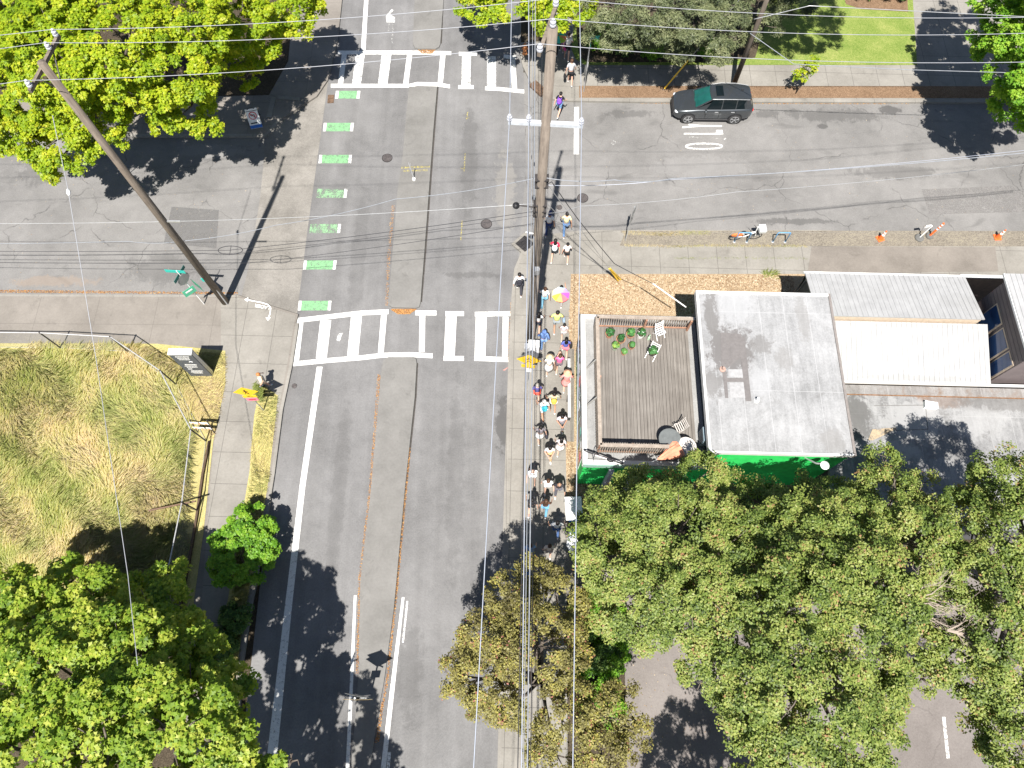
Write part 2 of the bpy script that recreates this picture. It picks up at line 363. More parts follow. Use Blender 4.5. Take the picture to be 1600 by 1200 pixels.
slab('patch_ground_west', [(-500, 90), (120, 90), (120, 148), (-500, 148)], 0.142, m_soil)
slab('maple_painted_shade', [(-500, 935), (240, 930), (300, 960), (285, 1200), (268, 1500), (-500, 1500)], 0.139, m_soil)  # dark sheet on the dry grass, painting shade beneath the maple crown
structure('ramp_edge', MB().prism(px_poly([(424, 152), (431, 152), (424, 183), (416, 183)], .15), 0, .15), m_kerb)
structure('ramp_edge', MB().prism(px_poly([(434, 149), (470, 152), (469, 157), (433, 154)], .15), 0, .15), m_kerb)
def median(name, pts): return slab(name, pts, 0.11, m_median)
median('median_island', [(655, -160), (648, 0), (645, 68), (648, 74), (655, 76), (680, 76), (686, 73), (688, 68), (693, 0), (700, -160)])
median('median_island', [(639, 135), (634, 187), (630, 237), (621, 300), (614, 386), (607, 472), (608, 477), (613, 480), (650, 481), (655, 479), (657, 472), (663, 395), (670, 300), (677, 205), (683, 135)])
median('median_island', [(606, 558), (645, 558), (650, 561), (651, 567), (648, 620), (633, 760), (615, 954), (600, 1064), (591, 1112), (578, 1200), (545, 1450), (530, 1450), (548, 1200), (556, 1112), (560, 1053), (563, 907), (580, 760), (595, 585), (599, 563)])

m_gutter = M('dirt in the kerb joint', (0.06, 0.055, 0.05), 0.9, 0, 0.3, 8)
for q in ([(693, -60), (688.5, 68), (690.5, 68), (696, -60)], [(683.5, 135), (677.5, 205), (670.5, 300), (663.5, 395), (657.5, 472), (659.5, 472), (666, 395), (673, 300), (680, 205), (685.5, 135)], [(651.5, 567), (648.5, 620), (633.5, 760), (615.5, 954), (617.5, 954), (636, 760), (651, 620), (653.5, 567)]):
    structure('kerb_joint', MB().sheet(px_poly(q, 0.007)), m_gutter, road)
# painted markings: children of the road they lie on
ZM = 0.0095
def mark(name, quads, mt, parent=road, z=ZM):
    mb = MB()
    for q in quads: mb.sheet(px_poly(q, z))
    return mb.build(name, mt, parent)
def hbar(pts, t): return [(x, y - t / 2) for x, y in pts] + [(x, y + t / 2) for x, y in pts[::-1]]
def vbar(a, b, wd): return [(a[0] - wd / 2, a[1]), (a[0] + wd / 2, a[1]), (b[0] + wd / 2, b[1]), (b[0] - wd / 2, b[1])]
for q in ([(528, 82), (640, 82), (705, 83)], [(717, 84), (745, 84)], [(787, 88), (806, 90)], [(517, 134), (640, 134), (652, 131), (684, 132), (703, 135)], [(716, 136), (740, 136)], [(758, 138), (780, 139), (819, 143)]):
    mark('crosswalk_edge_line', [hbar(q, 6)], m_white)
for a, b, wd, mt in (((538, 85), (532, 131), 8, m_white), ((563, 85), (557, 131), 14, m_whitew), ((604, 85), (598, 131), 15, m_whitew), ((640, 85), (634, 131), 8, m_white), ((692, 86), (688, 129), 8, m_white), ((729, 87), (728, 133), 14, m_whitew), ((768, 88), (768, 135), 14, m_whitew), ((801, 93), (804, 138), 8, m_white)):
    mark('crosswalk_stripe', [vbar(a, b, wd)], mt)
for q in ([(462, 501), (521, 494), (565, 489), (607, 487)], [(649, 489), (682, 489)], [(696, 490), (725, 490)], [(742, 491), (800, 490)], [(453, 569), (515, 563), (564, 559), (598, 555), (640, 554), (676, 556)], [(693, 560), (725, 560)], [(741, 560), (798, 562)]):
    mark('crosswalk_edge_line', [hbar(q, 7.5)], m_white)
for a, b, wd in (((469, 504), (462, 564), 10), ((509, 500), (502, 560), 17), ((557, 494), (551, 556), 17), ((600, 491), (595, 551), 9), ((660, 493), (659, 550), 9), ((705, 494), (702, 556), 17), ((752, 495), (750, 556), 17), ((790, 495), (789, 557), 9)):
    mark('crosswalk_stripe', [vbar(a, b, wd)], m_white)
for x0, x1, y0, y1, wn in ((525, 563, 142, 154, 0), (506, 553, 192, 205, 0), (499, 550, 242, 255, 1), (491, 543, 295, 309, 2), (480, 533, 350, 364, 2), (475, 526, 407, 421, 0), (467, 518, 470, 485, 0)):
    k = (y1 - y0) * 0.12
    mark('bike_box', [[(x0 + 5, y0), (x1 - 5, y0), (x1 - 5 - k, y1), (x0 + 5 - k, y1)]], m_greenw if wn == 2 else m_green)
    for xa, xb in ((x0, x0 + 4.6), (x1 - 4.6, x1)):
        if wn == 2 and xa == x0: continue
        mark('bike_box_end', [[(xa, y0), (xb, y0), (xb - k, y1), (xa - k, y1)]], m_whitew if wn else m_white)
mark('lane_line', [[(495, 573), (504, 573), (490, 670), (477, 760), (457, 940), (431, 1200), (405, 1480), (385, 1480), (415, 1200), (446, 940), (468, 760), (481, 670)]], m_white)
mark('lane_line', [[(579, -60), (571, 78), (564, 78), (573, -60)]], m_white)
mark('median_edge_line', [[(553, 930), (557, 930), (552, 1060), (546, 1200), (540, 1400), (534, 1400), (540, 1200), (547, 1060)]], m_white)
mark('median_edge_line', [[(628, 933), (632, 933), (616, 1080), (603, 1200), (580, 1400), (571, 1400), (595, 1200), (609, 1080)]], m_white)
mark('median_edge_line', [[(635, 939), (638, 939), (631, 1004), (628, 1004)]], m_whitew)
mark('median_edge_line', [[(606, 1175), (611, 1175), (604, 1260), (599, 1260)]], m_whitew)
mark('parking_line', [[(1472, 1120), (1477, 1120), (1484, 1185), (1479, 1185)]], m_whitew, None, 0.016).name = 'parking_line'
pl = [o for o in COL.objects if o.name.startswith('parking_line')][0]; pl.parent = bpy.data.objects['parking_lot']
mark('parking_line', [[(1382, 1165), (1386, 1165), (1388, 1185), (1384, 1185)]], m_whitew, bpy.data.objects['parking_lot'], 0.016)
mark('stop_line', [[(897, 167), (904.5, 167), (904.5, 241), (896.5, 241)]], m_white, side, 0.005)
# lane lettering read by westbound drivers: O N L Y, partly worn and partly under the car
def stroke(path, t, z): 
    mb = MB()
    for (xa, ya), (xb, yb) in zip(path, path[1:]):
        dx, dy = xb - xa, yb - ya; L = math.hypot(dx, dy); nx, ny = -dy / L * t / 2, dx / L * t / 2
        mb.sheet(px_poly([(xa + nx, ya + ny), (xb + nx, yb + ny), (xb - nx, yb - ny), (xa - nx, ya - ny)], z)); z += 0.0004
    return mb
el = [(1100 + 29 * math.cos(a), 228.5 + 4.3 * math.sin(a)) for a in np.linspace(0, 2 * math.pi, 21)]
stroke(el, 2.6, 0.005).build('lane_letter', m_whitew, side)
stroke([(1068, 209), (1130, 209), (1130, 209.1)], 2.6, 0.005).build('lane_letter', m_whitew, side)
stroke([(1124, 203), (1124, 208)], 10, 0.005).build('lane_letter', m_white, side)
stroke([(1076, 214), (1098, 214.5)], 1.8, 0.005).build('lane_letter', m_whitevw, side)
stroke([(1110, 216.5), (1122, 216)], 1.2, 0.005).build('lane_letter', m_whitevw, side)
stroke([(1131, 218), (1134, 216)], 1.6, 0.005).build('lane_letter', m_whitew, side)
stroke([(1066, 199), (1096, 196.5), (1128, 197)], 2.4, 0.005).build('lane_letter', m_white, side)
stroke([(1076, 194.5), (1096, 196.5)], 2.2, 0.006).build('lane_letter', m_white, side)
stroke([(955, 224), (968, 222)], 2.2, 0.005).build('lane_arrow', m_whitevw, side)
stroke([(958, 220), (963, 222.5), (956, 227)], 1.6, 0.006).build('lane_arrow', m_whitevw, side)
# worn bicycle symbol
mark('bicycle_symbol', [[(612, 14), (615, 16), (609, 22), (617, 27), (617, 35), (604, 35), (603, 25)]], m_whitew)
for q in ([(608, 36), (607, 49)], [(613, 36), (614, 46), (613, 58)], [(612, 60), (613, 68)]):
    stroke(q, 2.2, ZM).build('bicycle_symbol', m_whitevw, road)
mark('bicycle_symbol', [[(527, 526), (530, 521), (536, 520), (533, 526), (531, 533), (526, 532)]], m_whitew)
for q in ([(731, 175), (729, 186)], [(728, 184), (733, 184)], [(727, 240), (725, 268)], [(719, 263), (727, 264)], [(722, 345), (720, 375)]):
    stroke(q, 1.6, ZM).build('survey_mark', m_yellow, road)
for q in ([(627, 262), (672, 260)], [(630, 267), (668, 266)]):
    stroke(q, 2.6, 0.114).build('survey_mark', m_yellow, bpy.data.objects['median_island.001'])
stroke([(786, 579), (798, 572)], 2, ZM).build('survey_mark', paint('pink marking paint', (0.75, 0.3, 0.25), 0.5, 8), road)
m_patch = paint('asphalt repair', (0.135, 0.132, 0.13), 0.44, 3)
mark('asphalt_repair', [[(268, 323), (342, 328), (338, 388), (256, 380)]], m_patch, side, 0.004)
mark('asphalt_repair', [[(1440, 296), (1580, 290), (1640, 330), (1452, 335)]], paint('old repair', (0.19, 0.182, 0.176), 0.47, 2), side, 0.004)
# white spray paint on the corner pavement: an arrow with a word
apm = bpy.data.objects['corner_pavement']
stroke([(384, 468), (410, 473), (419, 476), (423, 481), (422, 490), (419, 498)], 1.7, 0.1275).build('sprayed_arrow', m_white_pl, apm)
mark('sprayed_arrow', [[(382, 468), (388, 464.5), (387, 471.5)], [(418.5, 501), (415, 496), (423, 496)]], m_white_pl, apm, 0.130)

def text_mesh(txt, size, extr=0.0):
    cu = bpy.data.curves.new('lettering', 'FONT'); cu.body = txt; cu.size = size; cu.extrude = extr; cu.align_x = 'CENTER'; cu.align_y = 'CENTER'
    t = bpy.data.objects.new('lettering', cu); COL.objects.link(t); bpy.context.view_layer.update()
    me = bpy.data.meshes.new_from_object(t.evaluated_get(bpy.context.evaluated_depsgraph_get()))
    bpy.data.objects.remove(t); bpy.data.curves.remove(cu); return me
def lettering(txt, size, mt, parent, M4, name='lettering'):
    me = text_mesh(txt, size, 0.002); me.materials.clear(); me.materials.append(mt)
    o = bpy.data.objects.new(name, me); COL.objects.link(o); o.parent = parent; o.matrix_local = M4; return o
lg = G(410, 479, 0.1285)
lettering('LADER', 0.27, m_white_pl, apm, Matrix.Translation(lg) @ Matrix.Rotation(R_(180 - 12), 4, 'Z'))

# manhole covers and drains
def manhole(px, py, r, label):
    o = thing('manhole_cover', label, 'manhole cover', G(px, py, 0.004), rnd.random(), 'manhole covers in the road')
    MB().lathe([(r, 0.0), (r, 0.012), (r * 0.9, 0.013)], 28).build('rim', m_dark, o)
    mb = MB()
    for k in range(5):
        a, b = r * (0.05 + 0.17 * k), r * (0.05 + 0.17 * k + 0.10)
        mb.lathe([(a, 0.012), (a, 0.02), (b, 0.02), (b, 0.012)], 28, cap=False)
    mb.build('cover_rings', M('worn manhole iron', (0.17, 0.15, 0.145), 0.5, 0.5, 0.3), o)
manhole(605, 247, 0.30, 'ringed manhole cover in the lane west of the median, level with the white post')
manhole(760, 350, 0.31, 'ringed manhole cover in the lane east of the median')
manhole(910.5, 309.5, 0.31, 'brownish manhole cover in the mouth of the eastern side street')
manhole(460, 603, 0.13, 'tiny round utility cover beside the west kerb below the crosswalk')
manhole(874, 324, 0.16, 'small faint round cover just left below the brownish manhole')
o = thing('storm_drain', 'diamond shaped concrete storm drain with iron grate at the corner kerb', 'drain', G(820, 383, 0.0), R_(45))
MB().box((0, 0, 0.07), (1.02, 1.02, 0.14)).build('drain_surround', m_kerb, o)
mb = MB(); mb.box((0, 0, 0.143), (0.72, 0.72, 0.012)); mb.build('drain_pit', m_black, o)
mb = MB()
for k in range(8): mb.box((-0.33 + k * 0.095, 0, 0.157), (0.035, 0.72, 0.02))
for k in range(4): mb.box((0, -0.27 + k * 0.18, 0.155), (0.72, 0.03, 0.018))
mb.build('grate', m_dark, o)
o = thing('storm_drain', 'dark rusty gutter drain at the kerb beside the northern crosswalk, west side', 'drain', G(517, 155, 0.004), R_(2))
MB().box((0, 0, 0.02), (0.36, 0.6, 0.03)).build('grate', M('rusty iron', (0.14, 0.09, 0.06), 0.8, 0.2, 0.4), o)
o = thing('storm_drain', 'brown kerb inlet at the northeast corner, behind the cables', 'drain', G(841, 140, 0.0), R_(-50))
MB().box((0, 0, 0.08), (1.1, 0.55, 0.13)).build('grate', M('rusty iron', (0.14, 0.09, 0.06), 0.8, 0.2, 0.4), o)
# ------------------------------------------------------------------ buildings (a common frame turned 1.5 deg)
BA = R_(1.5)
def B(x, y, z=0.0): return Vector((x * math.cos(BA) + y * math.sin(BA), -x * math.sin(BA) + y * math.cos(BA), z))
def Binv(v): return (v.x * math.cos(BA) - v.y * math.sin(BA), v.x * math.sin(BA) + v.y * math.cos(BA))
def building(name, label):
    return thing(name, label, 'building', (0, 0, 0), -BA)
def bbox(x0, x1, y0, y1, z0, z1, mb=None):
    return (mb or MB()).box(((x0 + x1) / 2, (y0 + y1) / 2, (z0 + z1) / 2), (x1 - x0, y1 - y0, z1 - z0))
def roof_mat(name, c0, c1, stain=0.5, dark=(0.2, 0.19, 0.185)):
    mt, nt, p = base_mat(name); co = coords(nt)
    k = math_(nt, 'ADD', math_(nt, 'MULTIPLY', noise(nt, co, 0.6, 7, 0.7), 0.5), math_(nt, 'MULTIPLY', noise(nt, coords(nt, (3, 0.5, 1)), 1.6, 6, 0.7), 0.3))
    k = math_(nt, 'ADD', k, math_(nt, 'MULTIPLY', noise(nt, co, 14, 5, 0.85), 0.36))
    c = ramp(nt, k, [(0.46, c0), (0.68, c1)]).outputs[0]
    c = mixc(nt, ramp(nt, noise(nt, co, 0.9, 6, 0.75, 0.6), [(0.55, (0, 0, 0)), (0.72, (stain,) * 3)]).outputs[0], c, dark)
    br = N(nt, 'ShaderNodeTexBrick', Scale=1.0); br.offset = 0.0
    br.inputs['Mortar Size'].default_value = 0.012; br.inputs['Brick Width'].default_value = 1.05; br.inputs['Row Height'].default_value = 3.6
    nt.links.new(co, br.inputs['Vector'])
    c = mixc(nt, math_(nt, 'MULTIPLY', br.outputs['Fac'], 0.45), c, tuple(min(1, q * 1.3) for q in c1))
    nt.links.new(c, p.inputs['Base Color']); p.inputs['Roughness'].default_value = 0.9
    bump(nt, p, noise(nt, co, 30, 4, 0.7), 0.2, 0.01); return mt
m_roofg = roof_mat('weathered white roof membrane', (0.185, 0.187, 0.19), (0.335, 0.338, 0.345), 0.55, (0.15, 0.147, 0.145))
m_roofd = roof_mat('shop roof felt', (0.17, 0.17, 0.168), (0.30, 0.30, 0.295), 0.5)
m_rooflow = roof_mat('patched low roof membrane', (0.13, 0.13, 0.132), (0.285, 0.285, 0.285), 0.85, (0.12, 0.115, 0.11))
m_cap = M('white roof trim', (0.62, 0.62, 0.61), 0.5, 0, 0.06, 3)
m_greenw_ = M('bright green wall paint', (0.03, 0.55, 0.11), 0.7, 0, 0.16, 3)
m_greenpale = M('sage green fascia', (0.25, 0.40, 0.34), 0.6, 0, 0.1, 3)
m_greydk = M('dark grey siding', (0.10, 0.10, 0.105), 0.7)
m_siding = M('beige siding', (0.52, 0.42, 0.32), 0.7)
m_glassd = M('dark window glass', (0.012, 0.016, 0.022), 0.06, 0, 0.1, 3, 0, 0.6)
m_deck = None
def deck_mat():
    mt, nt, p = base_mat('weathered deck boards'); co = coords(nt)
    g = noise(nt, coords(nt, (34, 1.1, 1)), 1.0, 6, 0.75); b = noise(nt, coords(nt, (7.04, 0.02, 1)), 3.0, 1)
    k = math_(nt, 'ADD', math_(nt, 'MULTIPLY', g, 0.5), math_(nt, 'MULTIPLY', b, 0.3)); k = math_(nt, 'ADD', k, math_(nt, 'MULTIPLY', noise(nt, co, 1.2, 5), 0.25))
    c = ramp(nt, k, [(0.36, (0.095, 0.083, 0.073)), (0.55, (0.165, 0.150, 0.134)), (0.72, (0.27, 0.25, 0.226))]).outputs[0]
    nt.links.new(c, p.inputs['Base Color']); p.inputs['Roughness'].default_value = 0.85; bump(nt, p, g, 0.4, 0.01); return mt
m_deck = deck_mat()
m_cedar = wood('cedar rail', (0.22, 0.11, 0.07), (0.42, 0.24, 0.16), (6, 6, 6))
m_railw = wood('weathered rail', (0.20, 0.165, 0.135), (0.36, 0.31, 0.26), (6, 6, 6))

# shop with the roof deck
shop = building('shop_building', 'low shop with white edged flat roof carrying a wooden roof deck')
X0, X1, Y0, Y1, Z = 2.97, 8.10, 7.89, 14.78, 3.95
bbox(X0 + 0.12, X1, Y0 + 0.12, Y1 - 0.12, -0.05, Z - 0.2).build('wall', [m_greenw_], shop)
bbox(X0 + 0.06, X1, Y0 + 0.06, Y1 - 0.06, Z - 0.2, Z).build('roof', m_roofd, shop)
mb = MB(); bbox(X0 - 0.02, X0 + 0.17, Y0, Y1, Z - 0.30, Z + 0.16, mb); bbox(X0 + 0.17, X1 - 0.02, Y1 - 0.13, Y1, Z - 0.30, Z + 0.157, mb); bbox(X0 + 0.17, X1 - 0.02, Y0, Y0 + 0.17, Z - 0.30, Z + 0.157, mb)
mb.build('parapet', m_cap, shop)
bbox(X0 + 0.02, X1 - 0.3, Y0 - 0.03, Y0 - 0.003, Z - 0.36, Z + 0.02).build('fascia', m_greenpale, shop)
posters = [(0.75, 0.2, 0.2), (0.8, 0.8, 0.78), (0.2, 0.55, 0.45), (0.75, 0.5, 0.55), (0.35, 0.5, 0.6), (0.8, 0.8, 0.8), (0.3, 0.35, 0.38)]
for k in range(6):
    yy = 8.55 + k * 1.02
    wn = bbox(X0 + 0.09, X0 + 0.117, yy, yy + 0.9, 0.7, 3.1).build('window', M('white window frame', (0.6, 0.6, 0.58), 0.5), shop)
    bbox(X0 + 0.075, X0 + 0.088, yy + 0.06, yy + 0.84, 0.78, 3.02).build('pane', m_glassd, wn)
    for j in range(2):
        c = posters[(k * 2 + j) % 7]
        bbox(X0 + 0.066, X0 + 0.074, yy + 0.1 + 0.38 * j, yy + 0.42 + 0.38 * j, 1.6 + 0.5 * ((k + j) % 3), 2.1 + 0.45 * ((k + j) % 3)).build('poster', M('poster %d' % ((k * 2 + j) % 7), c, 0.6), wn)
for k in range(2):
    bbox(4.1 + k * 0.95, 4.32 + k * 0.95, Y0 - 0.30, Y0 - 0.08, -0.05, Z - 0.37).build('post', M('lavender grey post', (0.30, 0.29, 0.36), 0.6), shop)
# deck platform and railings
DX0, DX1, DY0, DY1 = Binv(G(929, 512, 4.05))[0], 7.72, Binv(G(938, 706, 4.05))[1], Binv(G(990, 512, 4.05))[1]
dk = MB(); nb = int((DX1 - DX0) / 0.142); bw = (DX1 - DX0) / nb
for k in range(nb): bbox(DX0 + k * bw, DX0 + (k + 1) * bw - 0.012, DY0, DY1, Z + 0.03, Z + 0.10, dk)
deck = dk.build('deck_floor', m_deck, shop)
ZD = Z + 0.10
def railing(name, a, b, n, post_at=()):
    a, b = Vector((*a, 0)), Vector((*b, 0)); d = (b - a).normalized(); L = (b - a).length; nrm = Vector((-d.y, d.x, 0)); ang = math.atan2(d.y, d.x)
    mb = MB()
    mb.box((a + b) / 2 + Vector((0, 0, ZD + 0.985)), (L, 0.15, 0.035), ang)
    mid = (a + b) / 2
    o = mb.build(name, m_railw, shop)
    mb = MB(); mb.box(mid + Vector((0, 0, ZD + 0.90)), (L, 0.045, 0.08), ang); mb.box(mid + Vector((0, 0, ZD + 0.10)), (L, 0.045, 0.08), ang)
    mb.build('rail_board', m_cedar, o)
    mb = MB()
    for k in range(n):
        p = a + d * (L * (k + 0.5) / n); mb.box(p + nrm * 0.0421 + Vector((0, 0, ZD + 0.49)), (0.045, 0.038, 0.86), ang)
    mb.build('balusters', m_railw, o)
    for t in (0.012, 0.52, 0.988): MB().box(a + d * (L * t) - nrm * 0.07 + Vector((0, 0, ZD + 0.475)), (0.09, 0.09, 0.94), ang).build('rail_post', m_cedar, o)
    return o
railing('deck_railing', (DX0, DY1), (DX1, DY1), 40)
railing('deck_railing', (DX0, DY0), (DX0, DY1), 48)
railing('deck_railing', (6.35, DY0), (DX0, DY0), 28)
for py in (567, 625):                              # slanted rail braces on the west ledge
    a = Binv(G(917, py + 8, Z + .02)); MB().bar((a[0], a[1], Z + 0.02), (DX0 - 0.02, a[1] + 0.1, ZD + 0.7), 0.05, 0.05).build('rail_brace', M('bleached brace', (0.30, 0.29, 0.27), 0.8), shop)

# taller block behind the deck
def _b(x, y): return Binv(G(x, y, 5.4))
add_blobs(m_roofg, [(_b(1142, 545), (1.05, 1.25), 0.9, (0.125, 0.118, 0.116)), (_b(1112, 490), (0.35, 1.5), 0.85, (0.14, 0.135, 0.132)), (_b(1112, 600), (0.6, 0.8), 0.75, (0.15, 0.145, 0.142)), (_b(1185, 540), (0.6, 0.5), 0.7, (0.15, 0.145, 0.142)), (_b(1150, 480), (0.9, 0.9), 0.6, (0.335, 0.34, 0.35)), (_b(1190, 600), (0.5, 0.9), 0.5, (0.335, 0.34, 0.35)), (_b(1255, 500), (0.3, 1.3), 0.5, (0.2, 0.195, 0.19)), (_b(1225, 560), (0.4, 0.7), 0.5, (0.19, 0.185, 0.18)), (_b(1300, 690), (0.5, 0.7), 0.5, (0.2, 0.195, 0.19))])
blk = building('painted_block', 'taller flat roofed block with stained white roof and bright green front wall')
X0, X1, Y0, Y1, Z = 7.84, 13.66, 8.10, 15.38, 5.4
bbox(X0 + 0.30, X1 - 0.05, Y0 + 0.10, Y1 - 0.25, -0.05, Z - 0.22).build('wall', m_greenw_, blk)
bbox(X0 + 0.285, X0 + 0.299, Y0 + 0.1, Y1 - 0.25, -0.05, Z - 0.24).build('wall_siding', M('dark blue grey siding', (0.07, 0.09, 0.11), 0.7), blk)
bbox(X0 + 0.03, X1 - 0.03, Y0 + 0.03, Y1 - 0.03, Z - 0.215, Z).build('roof', m_roofg, blk)
mb = MB(); bbox(X0 - 0.02, X0 + 0.08, Y0, Y1, Z - 0.24, Z + 0.05, mb); bbox(X0 + 0.08, X1 - 0.1, Y1 - 0.12, Y1, Z - 0.24, Z + 0.047, mb); bbox(X0 + 0.08, X1 - 0.1, Y0, Y0 + 0.07, Z - 0.24, Z + 0.04, mb)
mb.build('parapet', m_cap, blk)
bbox(X1 - 0.10, X1, Y0, Y1, Z - 0.24, Z + 0.043).build('gutter', M('grey brown flashing', (0.20, 0.18, 0.17), 0.6), blk)
for yy, hw in ((13.2, 0.42), (12.25, 0.42), (10.3, 0.36)):
    wn = bbox(X0 + 0.255, X0 + 0.284, yy - hw, yy + hw, 4.15, 4.98).build('window', M('blue grey frame', (0.22, 0.31, 0.36), 0.5), blk)
    bbox(X0 + 0.24, X0 + 0.254, yy - hw + 0.06, yy + hw - 0.06, 4.2, 4.92).build('pane', m_glassd, wn)
ac = bbox(X0 - 0.02, X0 + 0.284, 8.75, 9.35, 4.12, 4.85).build('cooling_unit', M('blue grey unit', (0.25, 0.33, 0.38), 0.5), blk)
mb = MB()
for k in range(6): bbox(X0 - 0.03, X0 - 0.022, 8.8 + k * 0.09, 8.85 + k * 0.09, 4.2, 4.78, mb)
mb.build('vent_slats', m_greydk, ac)
def roof_patch(name, pts, mt, dz=0.006, par=blk, Zr=5.4):
    q = [Binv(G(x, y, Zr)) for x, y in pts]
    return MB().sheet([(a, b, Zr + dz) for a, b in q]).build(name, mt, par)
m_metal0 = M('bright roof coating', (0.31, 0.31, 0.315), 0.85, 0, 0.15, 7)
m_tar = M('grey sealing strip', (0.15, 0.14, 0.138), 0.85, 0, 0.12, 8)
roof_patch('sealing_strip', [(1154, 527), (1163, 526), (1174, 627), (1165, 627)], m_tar, 0.014)
roof_patch('sealing_strip', [(1128, 575), (1134, 575), (1138, 622), (1133, 622)], m_tar, 0.012)
roof_patch('sealing_strip', [(1132, 591), (1166, 591), (1167, 597), (1132, 597)], m_tar, 0.018)
roof_patch('sealing_strip', [(1126, 520), (1158, 522), (1160, 556), (1138, 574), (1127, 572)], m_tar, 0.010)
roof_patch('pale_patch', [(1138, 577), (1163, 577), (1164, 590), (1138, 590)], m_metal0, 0.009)
roof_patch('pale_patch', [(1140, 598), (1166, 598), (1168, 622), (1141, 621)], m_metal0, 0.009)
vp = Binv(G(1129, 577, 5.42)); MB().lathe([(0.13, 0), (0.13, 0.05), (0.05, 0.06), (0.05, 0.2), (0.02, 0.2)], 14, (vp[0], vp[1], 5.4)).build('roof_vent', M('rusty vent', (0.35, 0.24, 0.2), 0.7), blk)
vp = Binv(G(1182, 626, 5.42)); MB().lathe([(0.11, 0), (0.11, 0.04), (0.06, 0.05), (0.06, 0.25), (0.03, 0.25)], 14, (vp[0], vp[1], 5.4)).build('roof_vent', m_cap, blk)
lp = Binv(G(1285, 714, 5.3))
mb = MB(); mb.tube([(lp[0] - 0.45, Y0 + 0.1, 4.7), (lp[0] - 0.2, Y0 - 0.25, 5.1), (lp[0], Y0 - 0.35, 5.35)], 0.035, 8); fl = mb.build('floodlight', m_rail, blk)
MB().lathe([(0.05, 0.12), (0.18, 0.0), (0.17, -0.01)], 16, (lp[0] + 0.05, Y0 - 0.38, 5.3)).build('lamp_shade', m_white_pl, fl)

# white metal roofed sheds
def metal_mat(name, rot=0):
    mt, nt, p = base_mat(name); co = coords(nt)
    k = math_(nt, 'ADD', math_(nt, 'MULTIPLY', noise(nt, co, 1.5, 6, 0.7), 0.6), math_(nt, 'MULTIPLY', noise(nt, coords(nt, (4, 0.25, 1)), 2, 4), 0.4))
    nt.links.new(ramp(nt, k, [(0.33, (0.285, 0.287, 0.29)), (0.6, (0.375, 0.377, 0.38))]).outputs[0], p.inputs['Base Color']); p.inputs['Roughness'].default_value = 0.55; return mt
m_metal = metal_mat('white standing seam roof')
def metal_roof(name, par, x0, x1, y0, y1, z0, z1, rib=0.23):
    mb = MB()
    def slopeP(x, y, dz=0): return (x, y, z0 + (z1 - z0) * (y - y0) / (y1 - y0) + dz)
    def sl(xa, xb, dza, dzb):
        v = [slopeP(x, y, dz) for dz in (dza, dzb) for x, y in ((xa, y0), (xb, y0), (xb, y1), (xa, y1))]
        mb.add(v, [(3, 2, 1, 0), (4, 5, 6, 7), (0, 1, 5, 4), (1, 2, 6, 5), (2, 3, 7, 6), (3, 0, 4, 7)])
    sl(x0, x1, -0.07, 0.0)
    n = int((x1 - x0) / rib)
    for k in range(n + 1): sl(x0 + k * rib - 0.009, x0 + k * rib + 0.009, 0.0001, 0.02)
    return mb.build(name, m_metal, par)
s1 = building('metal_shed', 'shed whose white ribbed metal roof borders the side street pavement')
metal_roof('roof', s1, 13.55, 21.05, 14.97, 17.52, 4.2, 3.6)
bbox(13.75, 20.9, 15.02, 17.35, -0.05, 3.5).build('wall', m_greydk, s1)
bbox(13.75, 20.95, 14.99, 15.06, 3.5, 4.1).build('clerestory_wall', m_siding, s1)
mb = MB(); mb.bar((13.5, 17.54, 3.56), (21.05, 17.54, 3.56), 0.10, 0.09); mb.build('gutter', m_cap, s1)
MB().tube([(13.62, 17.45, 3.5), (13.66, 17.38, 3.1), (13.66, 17.38, 0.05)], 0.045, 8).build('downpipe', m_black, s1)
s2 = building('metal_shed', 'shed with the wider bright white ribbed roof sloping down to the grey flat roof')
metal_roof('roof', s2, 13.6, 21.40, 12.28, 14.93, 3.1, 3.8)
bbox(13.75, 21.2, 12.4, 14.9, -0.05, 3.0).build('wall', m_siding, s2)
mb = MB(); mb.bar((13.6, 12.25, 3.05), (30, 12.25, 3.05), 0.10, 0.10); mb.build('gutter', m_cap, s2)
def _l(x, y): return Binv(G(x, y, 2.9))
add_blobs(m_rooflow, [(_l(1340, 650), (.7, 1.2), .85, (.10, .098, .096)), (_l(1385, 648), (.25, 1.0), .6, (.10, .098, .096)), (_l(1440, 615), (.5, .35), .8, (.19, .12, .085)), (_l(1475, 628), (1.2, .35), .6, (.17, .125, .10)), (_l(1560, 630), (2.2, .5), .6, (.12, .115, .11)), (_l(1480, 700), (1.4, .7), .5, (.12, .118, .116)), (_l(1425, 655), (1.6, 1.0), .8, (.29, .29, .29)), (_l(1530, 660), (1.5, .8), .5, (.32, .32, .32)), (_l(1400, 705), (1.2, .5), .6, (.32, .32, .318))])
add_blobs(m_metal, [(Binv(G(1500, 470, 3.9)), (1.2, .5), .3, (.27, .27, .268)), (Binv(G(1380, 460, 3.9)), (2.0, .4), .25, (.28, .28, .278)), (Binv(G(1330, 560, 3.4)), (.5, 1), .25, (.28, .28, .275)), (Binv(G(1430, 590, 3.2)), (3, .15), .4, (.24, .235, .225)), (Binv(G(1430, 510, 3.7)), (3, .12), .35, (.25, .245, .235))])
